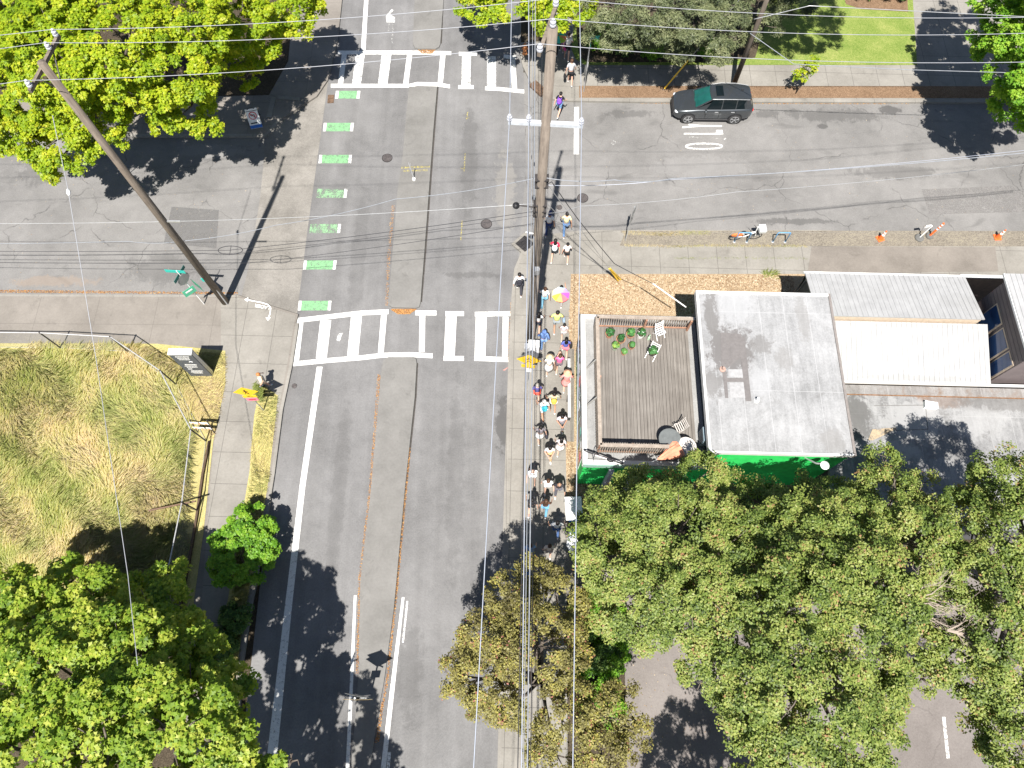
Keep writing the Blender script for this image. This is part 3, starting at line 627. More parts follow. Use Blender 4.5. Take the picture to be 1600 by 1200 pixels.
# low patched roof
lo = building('flat_roof_annex', 'long low annex with patched grey membrane roof, half under tree shade')
bbox(13.68, 31, 5.9, 12.15, -0.05, 2.72).build('wall', m_greydk, lo)
bbox(13.66, 31.1, 5.8, 12.18, 2.72, 2.9).build('roof', m_rooflow, lo)
bbox(13.67, 31, 11.72, 12.17, 2.901, 2.93).build('roof_valley', roof_mat('grimy valley', (0.13, 0.117, 0.108), (0.27, 0.262, 0.257), 0.8, (0.16, 0.105, 0.07)), lo)
def lp_(pts): return pts
mb = MB()
for a_, b_ in (((1366, 634), (1446, 633)), ((1446, 633), (1450, 671)), ((1450, 671), (1368, 673)), ((1320, 616), (1600, 622))):
    p_, q_ = Binv(G(*a_, 2.9)), Binv(G(*b_, 2.9)); mb.bar((p_[0], p_[1], 2.903), (q_[0], q_[1], 2.903), 0.03, 0.012)
mb.build('membrane_seams', M('dark seam', (0.16, 0.155, 0.15), 0.9), lo)
roof_patch('sealing_strip', [(1363, 671), (1400, 668), (1400, 671), (1364, 688), (1356, 688)], paint('tan sealing', (0.42, 0.33, 0.22), 0.45, 4), 0.014, lo, 2.9)
a = Binv(G(1456, 632, 3.1)); MB().box((a[0], a[1], 3.0), (0.55, 0.3, 0.2), R_(-8)).build('skylight', m_white_pl, lo)
mb = MB(); mb.bar((13.7, 11.70, 2.925), (31, 11.70, 2.925), 0.04, 0.05); mb.build('leaf_filled_joint', M('leaf filled joint', (0.20, 0.11, 0.06), 0.9, 0, 0.4, 10), lo)
# clapboard house at the right edge
hs = building('clapboard_house', 'dark walled house with blue windows and a white ribbed roof at the right edge')
m_clap = M('mauve grey clapboard', (0.15, 0.125, 0.125), 0.7, 0, 0.12, 2)
XW = 21.62
bbox(XW, 29, 12.55, 16.35, -0.05, 5.35).build('wall', m_clap, hs)
mb = MB()
for k in range(22): bbox(XW - 0.012, XW - 0.0005, 12.55, 16.35, 0.3 + k * 0.225, 0.505 + k * 0.225, mb)
mb.build('clapboards', m_clap, hs)
metal_roof('roof', hs, XW - 0.12, 29.4, 12.3, 16.6, 5.62, 5.45)
MB().bar((XW - 0.13, 12.3, 5.53), (XW - 0.13, 16.6, 5.4), 0.09, 0.10).build('gutter', m_cap, hs)
for yc, hw in ((15.15, 0.52), (13.95, 0.52), (12.98, 0.36)):
    wn = bbox(XW - 0.035, XW - 0.013, yc - hw, yc + hw, 2.9, 4.45).build('window', m_siding, hs)
    bbox(XW - 0.048, XW - 0.036, yc - hw + 0.08, yc + hw - 0.06, 3.0, 4.38).build('pane', M('blue window glass', (0.02, 0.05, 0.13), 0.12, 0, 0.15, 2, 0, 0.5), wn)
bbox(XW - 0.03, XW - 0.013, 12.56, 16.3, 2.62, 2.86).build('sill_band', m_siding, hs)
# wooden yard screens between the buildings and the pavement
def screen(label, a, b, h, mat_, n):
    o = thing('wooden_fence', label, 'fence', (0, 0, 0), -BA)
    a, b = Vector((*a, 0)), Vector((*b, 0)); d = (b - a).normalized(); L = (b - a).length; ang = math.atan2(d.y, d.x)
    mb = MB()
    for k in range(n): mb.box(a + d * (L * (k + .5) / n) + Vector((0, 0, h / 2)), (L / n * 0.8, 0.025, h), ang)
    mb.build('board_panel', mat_, o)
    MB().box((a + b) / 2 + Vector((0, 0, h + 0.03)), (L + 0.05, 0.1, 0.05), ang).build('top_rail', m_cedar, o)
screen('weathered wooden screen between the stained roof block and the ribbed shed', (12.35, 16.75), (13.55, 16.75), 1.6, m_railw, 9)
screen('lavender grey side screen beside the gravel yard, left of the ribbed shed', (12.3, 15.6), (12.3, 16.72), 1.6, M('lavender boards', (0.36, 0.32, 0.38), 0.7), 9)
screen('wooden screen with cedar rail between the ribbed shed and dark house', (21.1, 16.8), (21.6, 16.8), 2.3, m_railw, 5)
sp = building('boundary_wall', 'white capped low wall between ribbed shed roof and dark house'); sp['category'] = 'wall'
wa_, wb_ = Binv(G(1503, 431, 2.4)), Binv(G(1576, 427, 2.4))
bbox(wa_[0], wb_[0], wa_[1] - .06, wa_[1] + .06, -0.05, 2.33).build('wall_body', m_siding, sp); bbox(wa_[0] - .05, wb_[0] + .05, wa_[1] - .09, wa_[1] + .09, 2.331, 2.4).build('coping', m_cap, sp)
dk2 = MB()
for k in range(14): bbox(20.95, 22.6, 15.0 + k * 0.2, 15.19 + k * 0.2, 1.2, 1.26, dk2)
yd = building('yard_deck', 'small raised timber deck squeezed between the ribbed shed and dark house'); yd['category'] = 'deck'
dk2.build('boards', m_railw, yd)
for yy in (16.1, 17.3): bbox(20.95, 22.5, yy, yy + 0.1, 2.1, 2.16).build('hand_rail', m_cedar, yd)
for yy in (16.1, 17.3): bbox(20.95, 21.05, yy, yy + 0.1, 1.26, 2.099).build('post', m_cedar, yd)
lw = building('low_wall', 'low dark timber barrier across the plaza edge beside the hedge'); lw['category'] = 'barrier'
a, b = G(890, 930, .12), G(946, 928, .12)
mb = MB(); a2, b2 = Binv(a), Binv(b); mb.bar((a2[0], a2[1], 0.95), (b2[0], b2[1], 0.95), 0.06, 0.12); mb.bar((a2[0], a2[1], 0.5), (b2[0], b2[1], 0.5), 0.04, 0.1); mb.build('rail_board', m_railw, lw)
for t in (0.02, 0.5, 0.98): MB().box((a2[0] + (b2[0] - a2[0]) * t, a2[1] + (b2[1] - a2[1]) * t, 0.5), (0.08, 0.1, 1.0)).build('post', m_railw, lw)
# storefront counter under the deck
cn = building('counter_bench', 'long pale bench along the shop window facing the pavement'); cn['category'] = 'bench'
c0, c1 = Binv(G(889, 560, 0.8)), Binv(G(889, 652, 0.8))
bbox(c0[0] - 0.07, c0[0] + 0.07, c1[1], c0[1], 0.74, 0.80).build('seat', M('pale bench board', (0.42, 0.42, 0.41), 0.6), cn)
for k in range(4): bbox(c0[0] - 0.08, c0[0] + 0.08, c1[1] + 0.1 + k * (c0[1] - c1[1] - 0.2) / 3 - 0.03, c1[1] + 0.1 + k * (c0[1] - c1[1] - 0.2) / 3 + 0.03, 0.12, 0.738).build('leg', m_dark, cn)

# ------------------------------------------------------------------ things on the deck
DZ = ZD
m_terra = M('terracotta', (0.42, 0.22, 0.13), 0.8, 0, 0.2); m_potgreen = M('sage pot glaze', (0.30, 0.34, 0.27), 0.5)
PLANT = leaf_mat('pot plant leaves', [(0.0, (0.03, 0.12, 0.04)), (0.6, (0.10, 0.28, 0.08)), (1.0, (0.35, 0.45, 0.08))], 0.25)
def leaf_obj(name, pos, nrm, size, tint, mt, parent=None, shape='kite', loc=None):
    """one mesh of many single leaves: position, facing, size and tint per leaf"""
    n = len(pos); r = np.random.default_rng(len(pos))
    if shape == 'kite': S = np.array([(0, -0.5, 0), (0.30, -0.05, 0.08), (0, 0.5, -0.05), (-0.30, -0.05, 0.08)])
    elif shape == 'maple': S = np.array([(0, -0.45, 0), (0.22, -0.12, .04), (0.52, -0.02, -.06), (0.22, 0.14, .03), (0, 0.55, -.08), (-0.22, 0.14, .03), (-0.52, -0.02, -.06), (-0.22, -0.12, .04)])
    elif shape == 'blade': S = np.array([(-0.020, 0, 0), (0.020, 0, 0), (0.015, 0.55, 0.06), (0, 1.0, -0.04), (-0.015, 0.55, 0.06)])
    else: S = np.array([(0, -0.5, 0), (0.1, 0, 0.02), (0, 0.5, 0), (-0.1, 0, 0.02)])
    nrm = nrm / np.maximum(1e-6, np.linalg.norm(nrm, axis=1, keepdims=True))
    a = r.normal(size=(n, 3)) if not isinstance(loc, np.ndarray) else loc
    t = np.cross(a, nrm); t /= np.maximum(1e-6, np.linalg.norm(t, axis=1, keepdims=True)); b = np.cross(nrm, t)
    k = len(S); v = (pos[:, None, :] + size[:, None, None] * (S[None, :, 0:1] * t[:, None, :] + S[None, :, 1:2] * b[:, None, :] + S[None, :, 2:3] * nrm[:, None, :])).reshape(-1, 3)
    me = bpy.data.meshes.new(name); me.vertices.add(n * k); me.vertices.foreach_set('co', v.astype(np.float32).ravel())
    me.loops.add(n * k); me.loops.foreach_set('vertex_index', np.arange(n * k, dtype=np.int32))
    me.polygons.add(n); me.polygons.foreach_set('loop_start', np.arange(0, n * k, k, dtype=np.int32))
    at = me.attributes.new('tint', 'FLOAT', 'FACE'); at.data.foreach_set('value', tint.astype(np.float32))
    me.materials.append(mt); me.update(calc_edges=True)
    o = bpy.data.objects.new(name, me); COL.objects.link(o)
    if parent: o.parent = parent
    return o
def plant_cloud(n, r, c, seed, zs=1.0):
    g = np.random.default_rng(seed); d = g.normal(size=(n, 3)); d /= np.linalg.norm(d, axis=1, keepdims=True); d[:, 2] = np.abs(d[:, 2])
    p = np.array(c) + d * (r * g.random((n, 1)) ** 0.4) * np.array([1, 1, zs]); return p, d + np.array([0, 0, 0.6]) + g.normal(scale=0.3, size=(n, 3))
def planter(px, py, r, h, pot, lab, leafr, seed, tint=(0.2, 0.8), z=DZ, thin=False):
    o = thing('potted_plant', lab, 'potted plant', G(px, py, z), 0, 'potted plants on the roof deck')
    MB().lathe([(r * 0.72, 0), (r, h), (r * 1.05, h), (r * 1.05, h - 0.03), (r * 0.9, h - 0.031), (r * 0.88, h - 0.05)], 20).build('pot', pot, o)
    MB().lathe([(r * 0.86, h - 0.06), (r * 0.86, h - 0.045)], 16).build('soil', m_soil, o)
    g = np.random.default_rng(seed); n = 95 if not thin else 60
    p, d = plant_cloud(n, leafr, (0.03, 0.06, h), seed, 1.1)
    leaf_obj('foliage', p, d + g.normal(scale=.8, size=(n, 3)), g.uniform(0.07, 0.17, n), g.uniform(*tint, n), PLANT, o, 'kite')
planter(951, 525, 0.17, 0.26, m_terra, 'potted plant with blue green leaves in the deck corner', 0.22, 1, (0, 0.4))
planter(969, 533, 0.20, 0.24, m_terra, 'widest terracotta pot with sparse wispy plant on the deck', 0.16, 2, (0, 0.3), DZ, True)
planter(984, 525, 0.19, 0.24, m_terra, 'terracotta pot with full green plant by the white pot', 0.2, 3, (0.3, 0.7))
planter(1000, 526, 0.15, 0.28, m_white_pl, 'wispy plant in the only white pot on the deck', 0.2, 4, (0, 0.4), DZ, True)
planter(960, 545, 0.15, 0.26, m_potgreen, 'potted plant with yellow green top in a sage pot', 0.17, 5, (0.6, 1.0))
planter(986, 543, 0.15, 0.2, m_terra, 'round low terracotta pot behind the smallest pot', 0.13, 6, (0.3, 0.7))
planter(974, 553, 0.11, 0.16, m_terra, 'smallest pot on the deck with bright green sprout', 0.12, 7, (0.5, 0.8))
o = thing('bottle', 'pale green bottle standing on the deck near the white chair', 'bottle', G(1013, 530, DZ))
MB().lathe([(0.05, 0), (0.055, 0.02), (0.055, 0.2), (0.02, 0.3), (0.02, 0.4), (0.012, 0.4)], 14).build('glass_body', M('pale green glass', (0.45, 0.65, 0.45), 0.15, 0, 0.05), o)
def chair(loc, rz, label, mt, slats=True):
    o = thing('chair', label, 'chair', loc, rz)
    mb = MB()
    for k in range(4): mb.box((0, -0.15 + k * 0.095, 0.42), (0.38, 0.045, 0.02))
    mb.build('seat', mt, o)
    for sx in (-0.19, 0.19):
        MB().bar((sx, -0.22, 0), (sx, 0.14, 0.43), 0.03, 0.03).build('leg', mt, o)
        MB().bar((sx, 0.22, 0), (sx, -0.1, 0.43), 0.028, 0.028).build('leg', mt, o)
        MB().bar((sx, 0.14, 0.43), (sx, 0.26, 0.85), 0.03, 0.03).build('back_post', mt, o)
    mb = MB()
    for k in range(3): mb.bar((-0.19, 0.18 + k * 0.03, 0.55 + k * 0.12), (0.19, 0.18 + k * 0.03, 0.55 + k * 0.12), 0.02, 0.045)
    mb.build('backrest', mt, o); return o
chair(G(1029, 524, DZ), R_(25), 'white folding chair standing empty near the north deck railing', m_white_pl)
chair(G(1017, 556, DZ), R_(-30), 'white folding chair with a green plant set on its seat', m_white_pl)
planter(1019, 553, 0.17, 0.2, m_dark, 'bushy green plant standing on a white chair', 0.22, 9, (0.25, 0.6), DZ + 0.46)
lc = G(1058, 672, DZ)
chair(lc, R_(-70), 'grey slatted lounge chair by the round tables on the deck', M('bleached slats', (0.46, 0.43, 0.40), 0.7))
def table(px, py, r, label, mt):
    o = thing('round_table', label, 'table', G(px, py, DZ), 0)
    MB().lathe([(r * 0.98, 0.70), (r, 0.71), (r, 0.73), (r * 0.96, 0.74), (0.03, 0.742)], 28).build('tabletop', mt, o)
    for k in range(3):
        a = k * 2.1; MB().bar((math.cos(a) * r * 0.7, math.sin(a) * r * 0.7, 0), (0, 0, 0.7), 0.03, 0.03).build('leg', m_dark, o)
table(1041, 694, 0.46, 'dark grey glass round table on the deck', M('smoked table top', (0.13, 0.14, 0.14), 0.35))
table(1066, 706, 0.42, 'pale round table cluttered with pebbles beside the folded parasol', M('pale stone top', (0.50, 0.47, 0.44), 0.6, 0, 0.5, 14))
o = thing('folded_parasol', 'folded orange parasol lying over the south deck railing', 'parasol', G(1052, 706, DZ + 0.75), R_(25))
mb = MB(); ring = []
for k, (x, ry, rz_) in enumerate(((-0.75, 0.02, 0.02), (-0.5, 0.12, 0.08), (-0.1, 0.24, 0.12), (0.2, 0.32, 0.12), (0.36, 0.28, 0.1), (0.4, 0.05, 0.03))):
    for j in range(14):
        a = 2 * math.pi * j / 14; f_ = 1 + 0.25 * math.cos(5 * a + k); ring.append((x, -ry * math.cos(a) * f_, rz_ * math.sin(a) * f_))
mb.add(ring, [(i * 14 + j, i * 14 + (j + 1) % 14, (i + 1) * 14 + (j + 1) % 14, (i + 1) * 14 + j) for i in range(5) for j in range(14)])
mb.build('canopy', M('faded orange cloth', (0.62, 0.26, 0.16), 0.85, 0, 0.25, 4), o)
MB().tube([(-1.0, 0, 0), (0.5, 0, 0)], 0.02, 8).build('pole', m_rail, o)

# ------------------------------------------------------------------ bicycles, racks, cones
def wheel_mb(c, r, mb=None, n=22):
    mb = mb or MB(); c = Vector(c)
    mb.tube([c + Vector((r * math.cos(2 * math.pi * k / n), 0, r * math.sin(2 * math.pi * k / n))) for k in range(n + 1)], 0.022, 6, False); return mb
def bicycle(name, label, loc, rz, lean, frame_m, extra=None, group=None):
    o = thing(name, label, 'bicycle', loc, rz); o.rotation_euler = (lean, 0, rz)
    for x in (-0.52, 0.52):
        t = wheel_mb((x, 0, 0.34), 0.33).build('wheel', m_black, o, True)
        mb = MB()
        for k in range(12): mb.tube([(x, 0, 0.34), (x + 0.31 * math.cos(k * math.pi / 6), 0, 0.34 + 0.31 * math.sin(k * math.pi / 6))], 0.004, 4)
        mb.build('spokes', m_rail, t)
    mb = MB()
    for a, b in (((-0.52, 0, 0.34), (-0.1, 0, 0.32)), ((-0.1, 0, 0.32), (-0.25, 0, 0.80)), ((-0.52, 0, 0.34), (-0.22, 0, 0.72)), ((-0.1, 0, 0.32), (0.38, 0, 0.74)), ((-0.22, 0, 0.72), (0.36, 0, 0.80)), ((0.52, 0, 0.34), (0.36, 0, 0.92))):
        mb.tube([a, b], 0.024, 8)
    mb.build('frame', frame_m, o)
    MB().ball((-0.28, 0, 0.86), (0.14, 0.07, 0.045)).build('saddle', m_black, o, True)
    MB().tube([(0.30, -0.30, 0.98), (0.38, -0.12, 0.97), (0.37, 0, 0.95), (0.38, 0.12, 0.97), (0.30, 0.30, 0.98)], 0.016, 6).build('handlebar', m_black, o)
    MB().lathe([(0.09, -0.01), (0.09, 0.01), (0.03, 0.012)], 16, (-0.1, 0.05, 0.32), Matrix.Rotation(R_(90), 3, 'X')).build('crank', m_dark, o)
    return o
b1 = bicycle('bicycle', 'white frame bicycle leaning on the roof deck railing', G(943, 712, 3.97), R_(160), R_(-24), M('off white frame', (0.75, 0.68, 0.68), 0.4))
MB().ball((0.0, 0.0, 0.58), (0.40, 0.035, 0.10)).build('frame_bag', M('off white frame', (0.75, 0.68, 0.68), 0.4), b1, True)
def rack(px, label):
    o = thing('bike_rack', label, 'bike rack', G(px, 378, 0.13), R_(-1), 'blue hoop racks on the verge')
    mb = MB(); mb.tube([(-0.33, 0, 0), (-0.33, 0, 0.82), (-0.30, 0, 0.87), (0.30, 0, 0.87), (0.33, 0, 0.82), (0.33, 0, 0)], 0.03, 10); mb.build('hoop', M('blue rack paint', (0.12, 0.30, 0.52), 0.4), o, True)
    for x in (-0.33, 0.33): MB().lathe([(0.08, 0), (0.08, 0.012), (0.05, 0.02)], 14, (x, 0, 0)).build('foot_plate', m_rail, o)
rack(1157, 'blue hoop rack holding the orange and white share bike')
rack(1217, 'empty blue hoop rack right of the share bike')
b2 = bicycle('share_bicycle', 'orange and white share bicycle locked at a blue rack', G(1162, 374, 0.13), R_(4), R_(6), m_white_pl)
MB().ball((-0.52, 0, 0.56), (0.34, 0.06, 0.18)).build('rear_fender', M('orange fender', (0.75, 0.20, 0.06), 0.4), b2, True)
mb = MB(); mb.box((0.62, 0, 1.0), (0.34, 0.40, 0.03)); mb.box((0.62, 0.2, 1.10), (0.34, 0.02, 0.2)); mb.box((0.62, -0.2, 1.10), (0.34, 0.02, 0.2)); mb.box((0.79, 0, 1.1), (0.02, 0.42, 0.2)); mb.box((0.45, 0, 1.1), (0.02, 0.42, 0.2))
mb.build('basket', M('silver basket', (0.7, 0.72, 0.72), 0.4, 0.2), b2)
MB().tube([(0.36, 0, 0.9), (0.33, 0.02, 1.3)], 0.03, 8).build('display_post', m_white_pl, b2)
m_orange = M('orange cone plastic', (0.85, 0.16, 0.04), 0.5, 0, 0.08); m_refl = M('white reflective band', (0.8, 0.8, 0.8), 0.4)
def cone(px, py, label):
    o = thing('traffic_cone', label, 'traffic cone', G(px, py, 0.135), rnd.random(), 'orange cones on the verge')
    MB().box((0, 0, 0.02), (0.36, 0.36, 0.04)).build('base', m_orange, o)
    mb = MB(); mb.lathe([(0.135, 0.04), (0.03, 0.72), (0.02, 0.72)], 18); mb.build('cone_body', m_orange, o, False)
    for z0, z1 in ((0.36, 0.48), (0.55, 0.62)):
        r0, r1 = 0.137 - 0.105 * (z0 - .04) / .68 + .004, 0.137 - 0.105 * (z1 - .04) / .68 + .004
        MB().lathe([(r0, z0), (r1, z1)], 18).build('band', m_refl, o)
cone(1375, 373, 'orange traffic cone between the bike racks and the delineator posts')
cone(1558, 371, 'orange traffic cone alone near the right edge of the verge')
m_base = M('rubber base', (0.13, 0.13, 0.125), 0.9)
o = thing('delineator_post', 'plain white post on grey rubber base standing on the verge', 'post', G(1436, 372, 0.135))
MB().lathe([(0.24, 0), (0.24, 0.05), (0.2, 0.09), (0.07, 0.1)], 20).build('base', m_base, o)
MB().tube([(0, 0, 0.1), (0.14, 0.06, 1.05)], 0.032, 10).build('post', m_white_pl, o)
MB().box((-0.02, 0.1, 0.95), (0.3, 0.02, 0.22), R_(10)).build('sign_panel', m_white_pl, o)
o = thing('delineator_post', 'orange and white banded post on grey rubber base beside the white post', 'post', G(1452, 369, 0.135))
MB().lathe([(0.2, 0), (0.2, 0.05), (0.17, 0.09), (0.07, 0.1)], 20).build('base', m_base, o)
MB().tube([(0, 0, 0.1), (0.17, 0.06, 1.1)], 0.055, 12).build('post', m_orange, o)
for t in (0.5, 0.68, 0.86): MB().tube([(0.17 * t, 0.06 * t, 0.1 + t), (0.17 * (t + .08), 0.06 * (t + .08), 0.18 + t)], 0.058, 12).build('band', m_refl, o)
o = thing('delineator_post', 'short white base post on the median casting a black shadow', 'post', G(647, 281, 0.11))
MB().lathe([(0.09, 0), (0.10, 0.03), (0.09, 0.12), (0.045, 0.14)], 16).build('base', m_white_pl, o)
mb = MB(); mb.tube([(0, 0, 0.14), (-0.1, 0.05, 1.0)], 0.02, 8); mb.tube([(-0.1, 0.05, 1.0), (-0.14, 0.06, 1.35)], 0.012, 6); mb.tube([(-0.1, 0.05, 1.0), (-0.06, 0.06, 1.3)], 0.012, 6); mb.build('post', M('pale grey post', (0.45, 0.46, 0.48), 0.4), o)
MB().box((-0.1, 0.05, 0.75), (0.10, 0.02, 0.4), R_(80)).build('sign_panel', M('blue grey panel', (0.25, 0.27, 0.32), 0.4), o)
o = thing('fire_hydrant', 'orange brown fire hydrant at the kerb of the northeast corner', 'hydrant', G(820, 84, 0.12))
MB().lathe([(0.16, 0), (0.16, 0.06), (0.11, 0.08), (0.11, 0.5), (0.15, 0.52), (0.15, 0.58), (0.10, 0.68), (0.03, 0.74), (0.03, 0.8)], 16).build('barrel', M('orange brown enamel', (0.50, 0.20, 0.08), 0.5), o, True)
mb = MB(); mb.tube([(-0.2, 0, 0.4), (0.2, 0, 0.4)], 0.06, 10); mb.tube([(0, -0.2, 0.4), (0, 0, 0.4)], 0.07, 10); mb.build('nozzles', M('orange brown enamel', (0.50, 0.20, 0.08), 0.5), o)
# ------------------------------------------------------------------ signs
m_signy = M('sign yellow', (0.85, 0.52, 0.02), 0.45, 0, 0.05); m_signg = M('sign green', (0.02, 0.22, 0.13), 0.45, 0, 0.08)
m_teal = M('teal street blade', (0.03, 0.42, 0.36), 0.45, 0, 0.08); m_signback = M('sign back aluminium', (0.34, 0.35, 0.35), 0.5, 0.5, 0.1)
m_pink = M('pink plaque', (0.75, 0.22, 0.30), 0.5, 0, 0.08)
def panel(name, wd, h, z, yaw, mt, par, off=0.04, roll=0.0, x=0.0, t=0.012):
    mb = MB(); Mx = Matrix.Rotation(yaw, 3, 'Z') @ Matrix.Rotation(roll, 3, 'Y')
    mb.box(Matrix.Rotation(yaw, 3, 'Z') @ Vector((x, -off, 0)) + Vector((0, 0, z)), (wd, t, h), M=Mx); return mb.build(name, mt, par)
def octagon(name, r, z, yaw, mt, par, off=0.04):
    mb = MB(); mb.lathe([(r, -0.006), (r, 0.006)], 8, Matrix.Rotation(yaw, 3, 'Z') @ Vector((0, -off, 0)) + Vector((0, 0, z)), Matrix.Rotation(yaw, 3, 'Z') @ Matrix.Rotation(R_(90), 3, 'X') @ Matrix.Rotation(R_(22.5), 3, 'Z')); return mb.build(name, mt, par)
def post(par, h, r=0.03, mt=None): return MB().tube([(0, 0, 0), (0, 0, h)], r, 8).build('post', mt or m_rail, par)
def walker(par, z, yaw, s, off):
    Rz = Matrix.Rotation(yaw, 3, 'Z'); q = lambda x, zz: Rz @ Vector((x * s, -off, 0)) + Vector((0, 0, z + zz * s))
    mb = MB(); mb.lathe([(0.1 * s, -0.002), (0.1 * s, 0.002)], 12, q(0, 0.42), Rz @ Matrix.Rotation(R_(90), 3, 'X'))
    for a, b, wd in ((q(0, .32), q(0.02, -.02), .17), (q(0.02, 0), q(-.18, -.42), .1), (q(0.02, 0), q(.2, -.42), .1), (q(0, .27), q(-.24, .05), .07), (q(0, .27), q(.22, .1), .07)):
        d = b - a; mb.box((a + b) / 2, (wd * s, 0.004, d.length), M=d.to_track_quat('Z', 'Y').to_matrix())
    return mb.build('walking_figure', m_black, par)
o = thing('crossing_sign', 'yellow diamond pedestrian sign with pink plaque on the western verge', 'road sign', G(412, 641, 0.128), 0)
post(o, 3.0); p = panel('diamond_panel', 0.78, 0.78, 2.55, R_(3), m_signy, o, 0.04, R_(45)); walker(o, 2.55, R_(3), 0.5, 0.055)
p = panel('arrow_plaque', 0.62, 0.26, 1.98, R_(3), m_signy, o); lettering('<-', 0.3, m_black, o, Matrix.Translation((0, -0.055, 1.98)) @ Matrix.Rotation(R_(90), 4, 'X'), 'arrow')
p = panel('pink_plaque', 0.52, 0.36, 1.62, R_(3), m_pink, o); panel('plaque_mark', 0.3, 0.1, 1.62, R_(3), M('plaque red', (0.45, 0.03, 0.05), 0.5), o, 0.05)
o = thing('crossing_sign', 'yellow pedestrian sign with plaque on the eastern pavement under the cables', 'road sign', G(824, 596, 0.124), 0)
post(o, 3.1, 0.035); panel('diamond_panel', 0.80, 0.80, 2.72, R_(-6), m_signy, o, 0.05, R_(45)); walker(o, 2.72, R_(-6), 0.55, 0.065)
panel('arrow_plaque', 0.66, 0.32, 2.02, R_(-6), m_signy, o, 0.05); panel('back_panel', 0.78, 0.78, 2.72, R_(-6), m_signback, o, -0.05, R_(45))
panel('white_plaque', 0.3, 0.4, 1.55, R_(-6), m_white_pl, o, 0.05)
o = thing('crossing_sign', 'diamond sign on a thin post at the tip of the median island, seen from above', 'road sign', G(579, 1086, 0.11), R_(2))
post(o, 3.35, 0.035); panel('diamond_panel', 0.80, 0.80, 2.75, R_(-3), m_signback, o, 0.05, R_(45)); panel('diamond_face', 0.78, 0.78, 2.75, R_(-3), m_signy, o, 0.059, R_(45), 0, 0.003); panel('diamond_panel', 0.76, 0.76, 2.7, R_(-12), m_signback, o, -0.06, R_(45))
panel('keep_right_panel', 0.38, 0.52, 1.65, 0, m_white_pl, o, 0.05); panel('bracket', 0.5, 0.1, 2.2, R_(-24), m_signback, o, -0.03)
o = thing('street_sign', 'sign post with teal street blade at the northeast corner', 'street sign', G(912, 143, 0.129), R_(2))
post(o, 3.9, 0.035); b = panel('blade', 0.95, 0.24, 3.85, 0, m_teal, o, 0.0, 0, 0, 0.02)
lettering('Bidge', 0.2, m_white_pl, o, Matrix.Translation((-0.05, -0.0135, 3.85)) @ Matrix.Rotation(R_(90), 4, 'X'))
panel('blade', 0.75, 0.2, 3.58, R_(86), m_teal, o, 0.0, 0, 0, 0.02); octagon('sign_back', 0.36, 2.0, R_(80), m_signback, o); panel('sign_back', 0.5, 0.55, 1.5, R_(95), m_signback, o, -0.05)
o = thing('street_sign', 'post with teal blade, dark blade and green panels beside the left utility pole', 'street sign', G(319, 475, 0.122), 0)
post(o, 3.3, 0.03, m_white_pl); panel('blade', 0.95, 0.22, 3.2, R_(-4), m_teal, o, 0.0, 0, -0.1, 0.02); panel('blade', 0.95, 0.2, 2.95, R_(72), M('dark green blade', (0.03, 0.13, 0.12), 0.5), o, 0.0, 0, 0, 0.02)
octagon('sign_back', 0.36, 2.55, R_(60), m_signback, o); panel('route_panel', 0.62, 0.55, 1.75, R_(-38), m_signg, o, -0.28, 0, 0.2); panel('route_panel', 0.6, 0.5, 1.72, R_(40), M('light route green', (0.10, 0.45, 0.28), 0.5), o, 0.18, 0, -0.15)
panel('route_mark', 0.36, 0.1, 1.78, R_(40), m_white_pl, o, 0.195, 0, -0.15)
o = thing('parking_sign', 'thin sign post with grey panel standing on the verge corner, black shadow beside', 'road sign', G(977, 376, 0.13), R_(0))
post(o, 3.0, 0.028); panel('sign_back', 0.45, 0.62, 2.62, R_(62), m_signback, o, 0.03); panel('sign_back', 0.3, 0.45, 2.0, R_(62), m_signback, o, 0.03)
# portable warning board in the tree shade
o = thing('warning_board', 'white folding board with a red no left turn ring and blue foot, in tree shade', 'sign board', G(402, 200, 0.12), R_(14))
Mt = Matrix.Rotation(R_(-28), 3, 'X')
MB().box((0, 0.2, 0.55), (0.66, 0.03, 1.1), M=Mt).build('board', m_white_pl, o); MB().box((0, 0.62, 0.50), (0.62, 0.03, 1.0), M=Matrix.Rotation(R_(28), 3, 'X')).build('back_board', m_black, o)
def onb(x, z, d=0.02): return Vector((0, 0.2, 0.55)) + Mt @ Vector((x, -d, z))
mb = MB(); rg = [onb(0.2 * math.cos(a), 0.16 + 0.2 * math.sin(a)) for a in np.linspace(0, 2 * math.pi, 25)]; mb.tube(rg, 0.022, 4, False); mb.tube([onb(-0.14, 0.30, .024), onb(0.14, 0.02, .024)], 0.02, 4)
mb.build('red_ring', M('sign red', (0.65, 0.04, 0.05), 0.5), o)
mb = MB(); mb.tube([onb(0.09, 0.05, .02), onb(0.09, 0.2, .02), onb(-0.06, 0.2, .02)], 0.025, 4); mb.tube([onb(-0.04, 0.26), onb(-0.12, 0.2), onb(-0.04, 0.14)], 0.018, 4); mb.build('turn_arrow', m_black, o)
MB().box(onb(0, -0.45, 0.017), (0.66, 0.008, 0.18), M=Mt).build('blue_foot', M('sign blue', (0.02, 0.12, 0.45), 0.5), o)
MB().box(onb(-0.06, -0.25, 0.017), (0.36, 0.006, 0.07), M=Mt).build('text_bar', m_black, o); MB().tube([(-0.2, 0.42, 1.04), (-0.1, 0.42, 1.1), (0.1, 0.42, 1.1), (0.2, 0.42, 1.04)], 0.02, 6).build('handle', m_black, o)
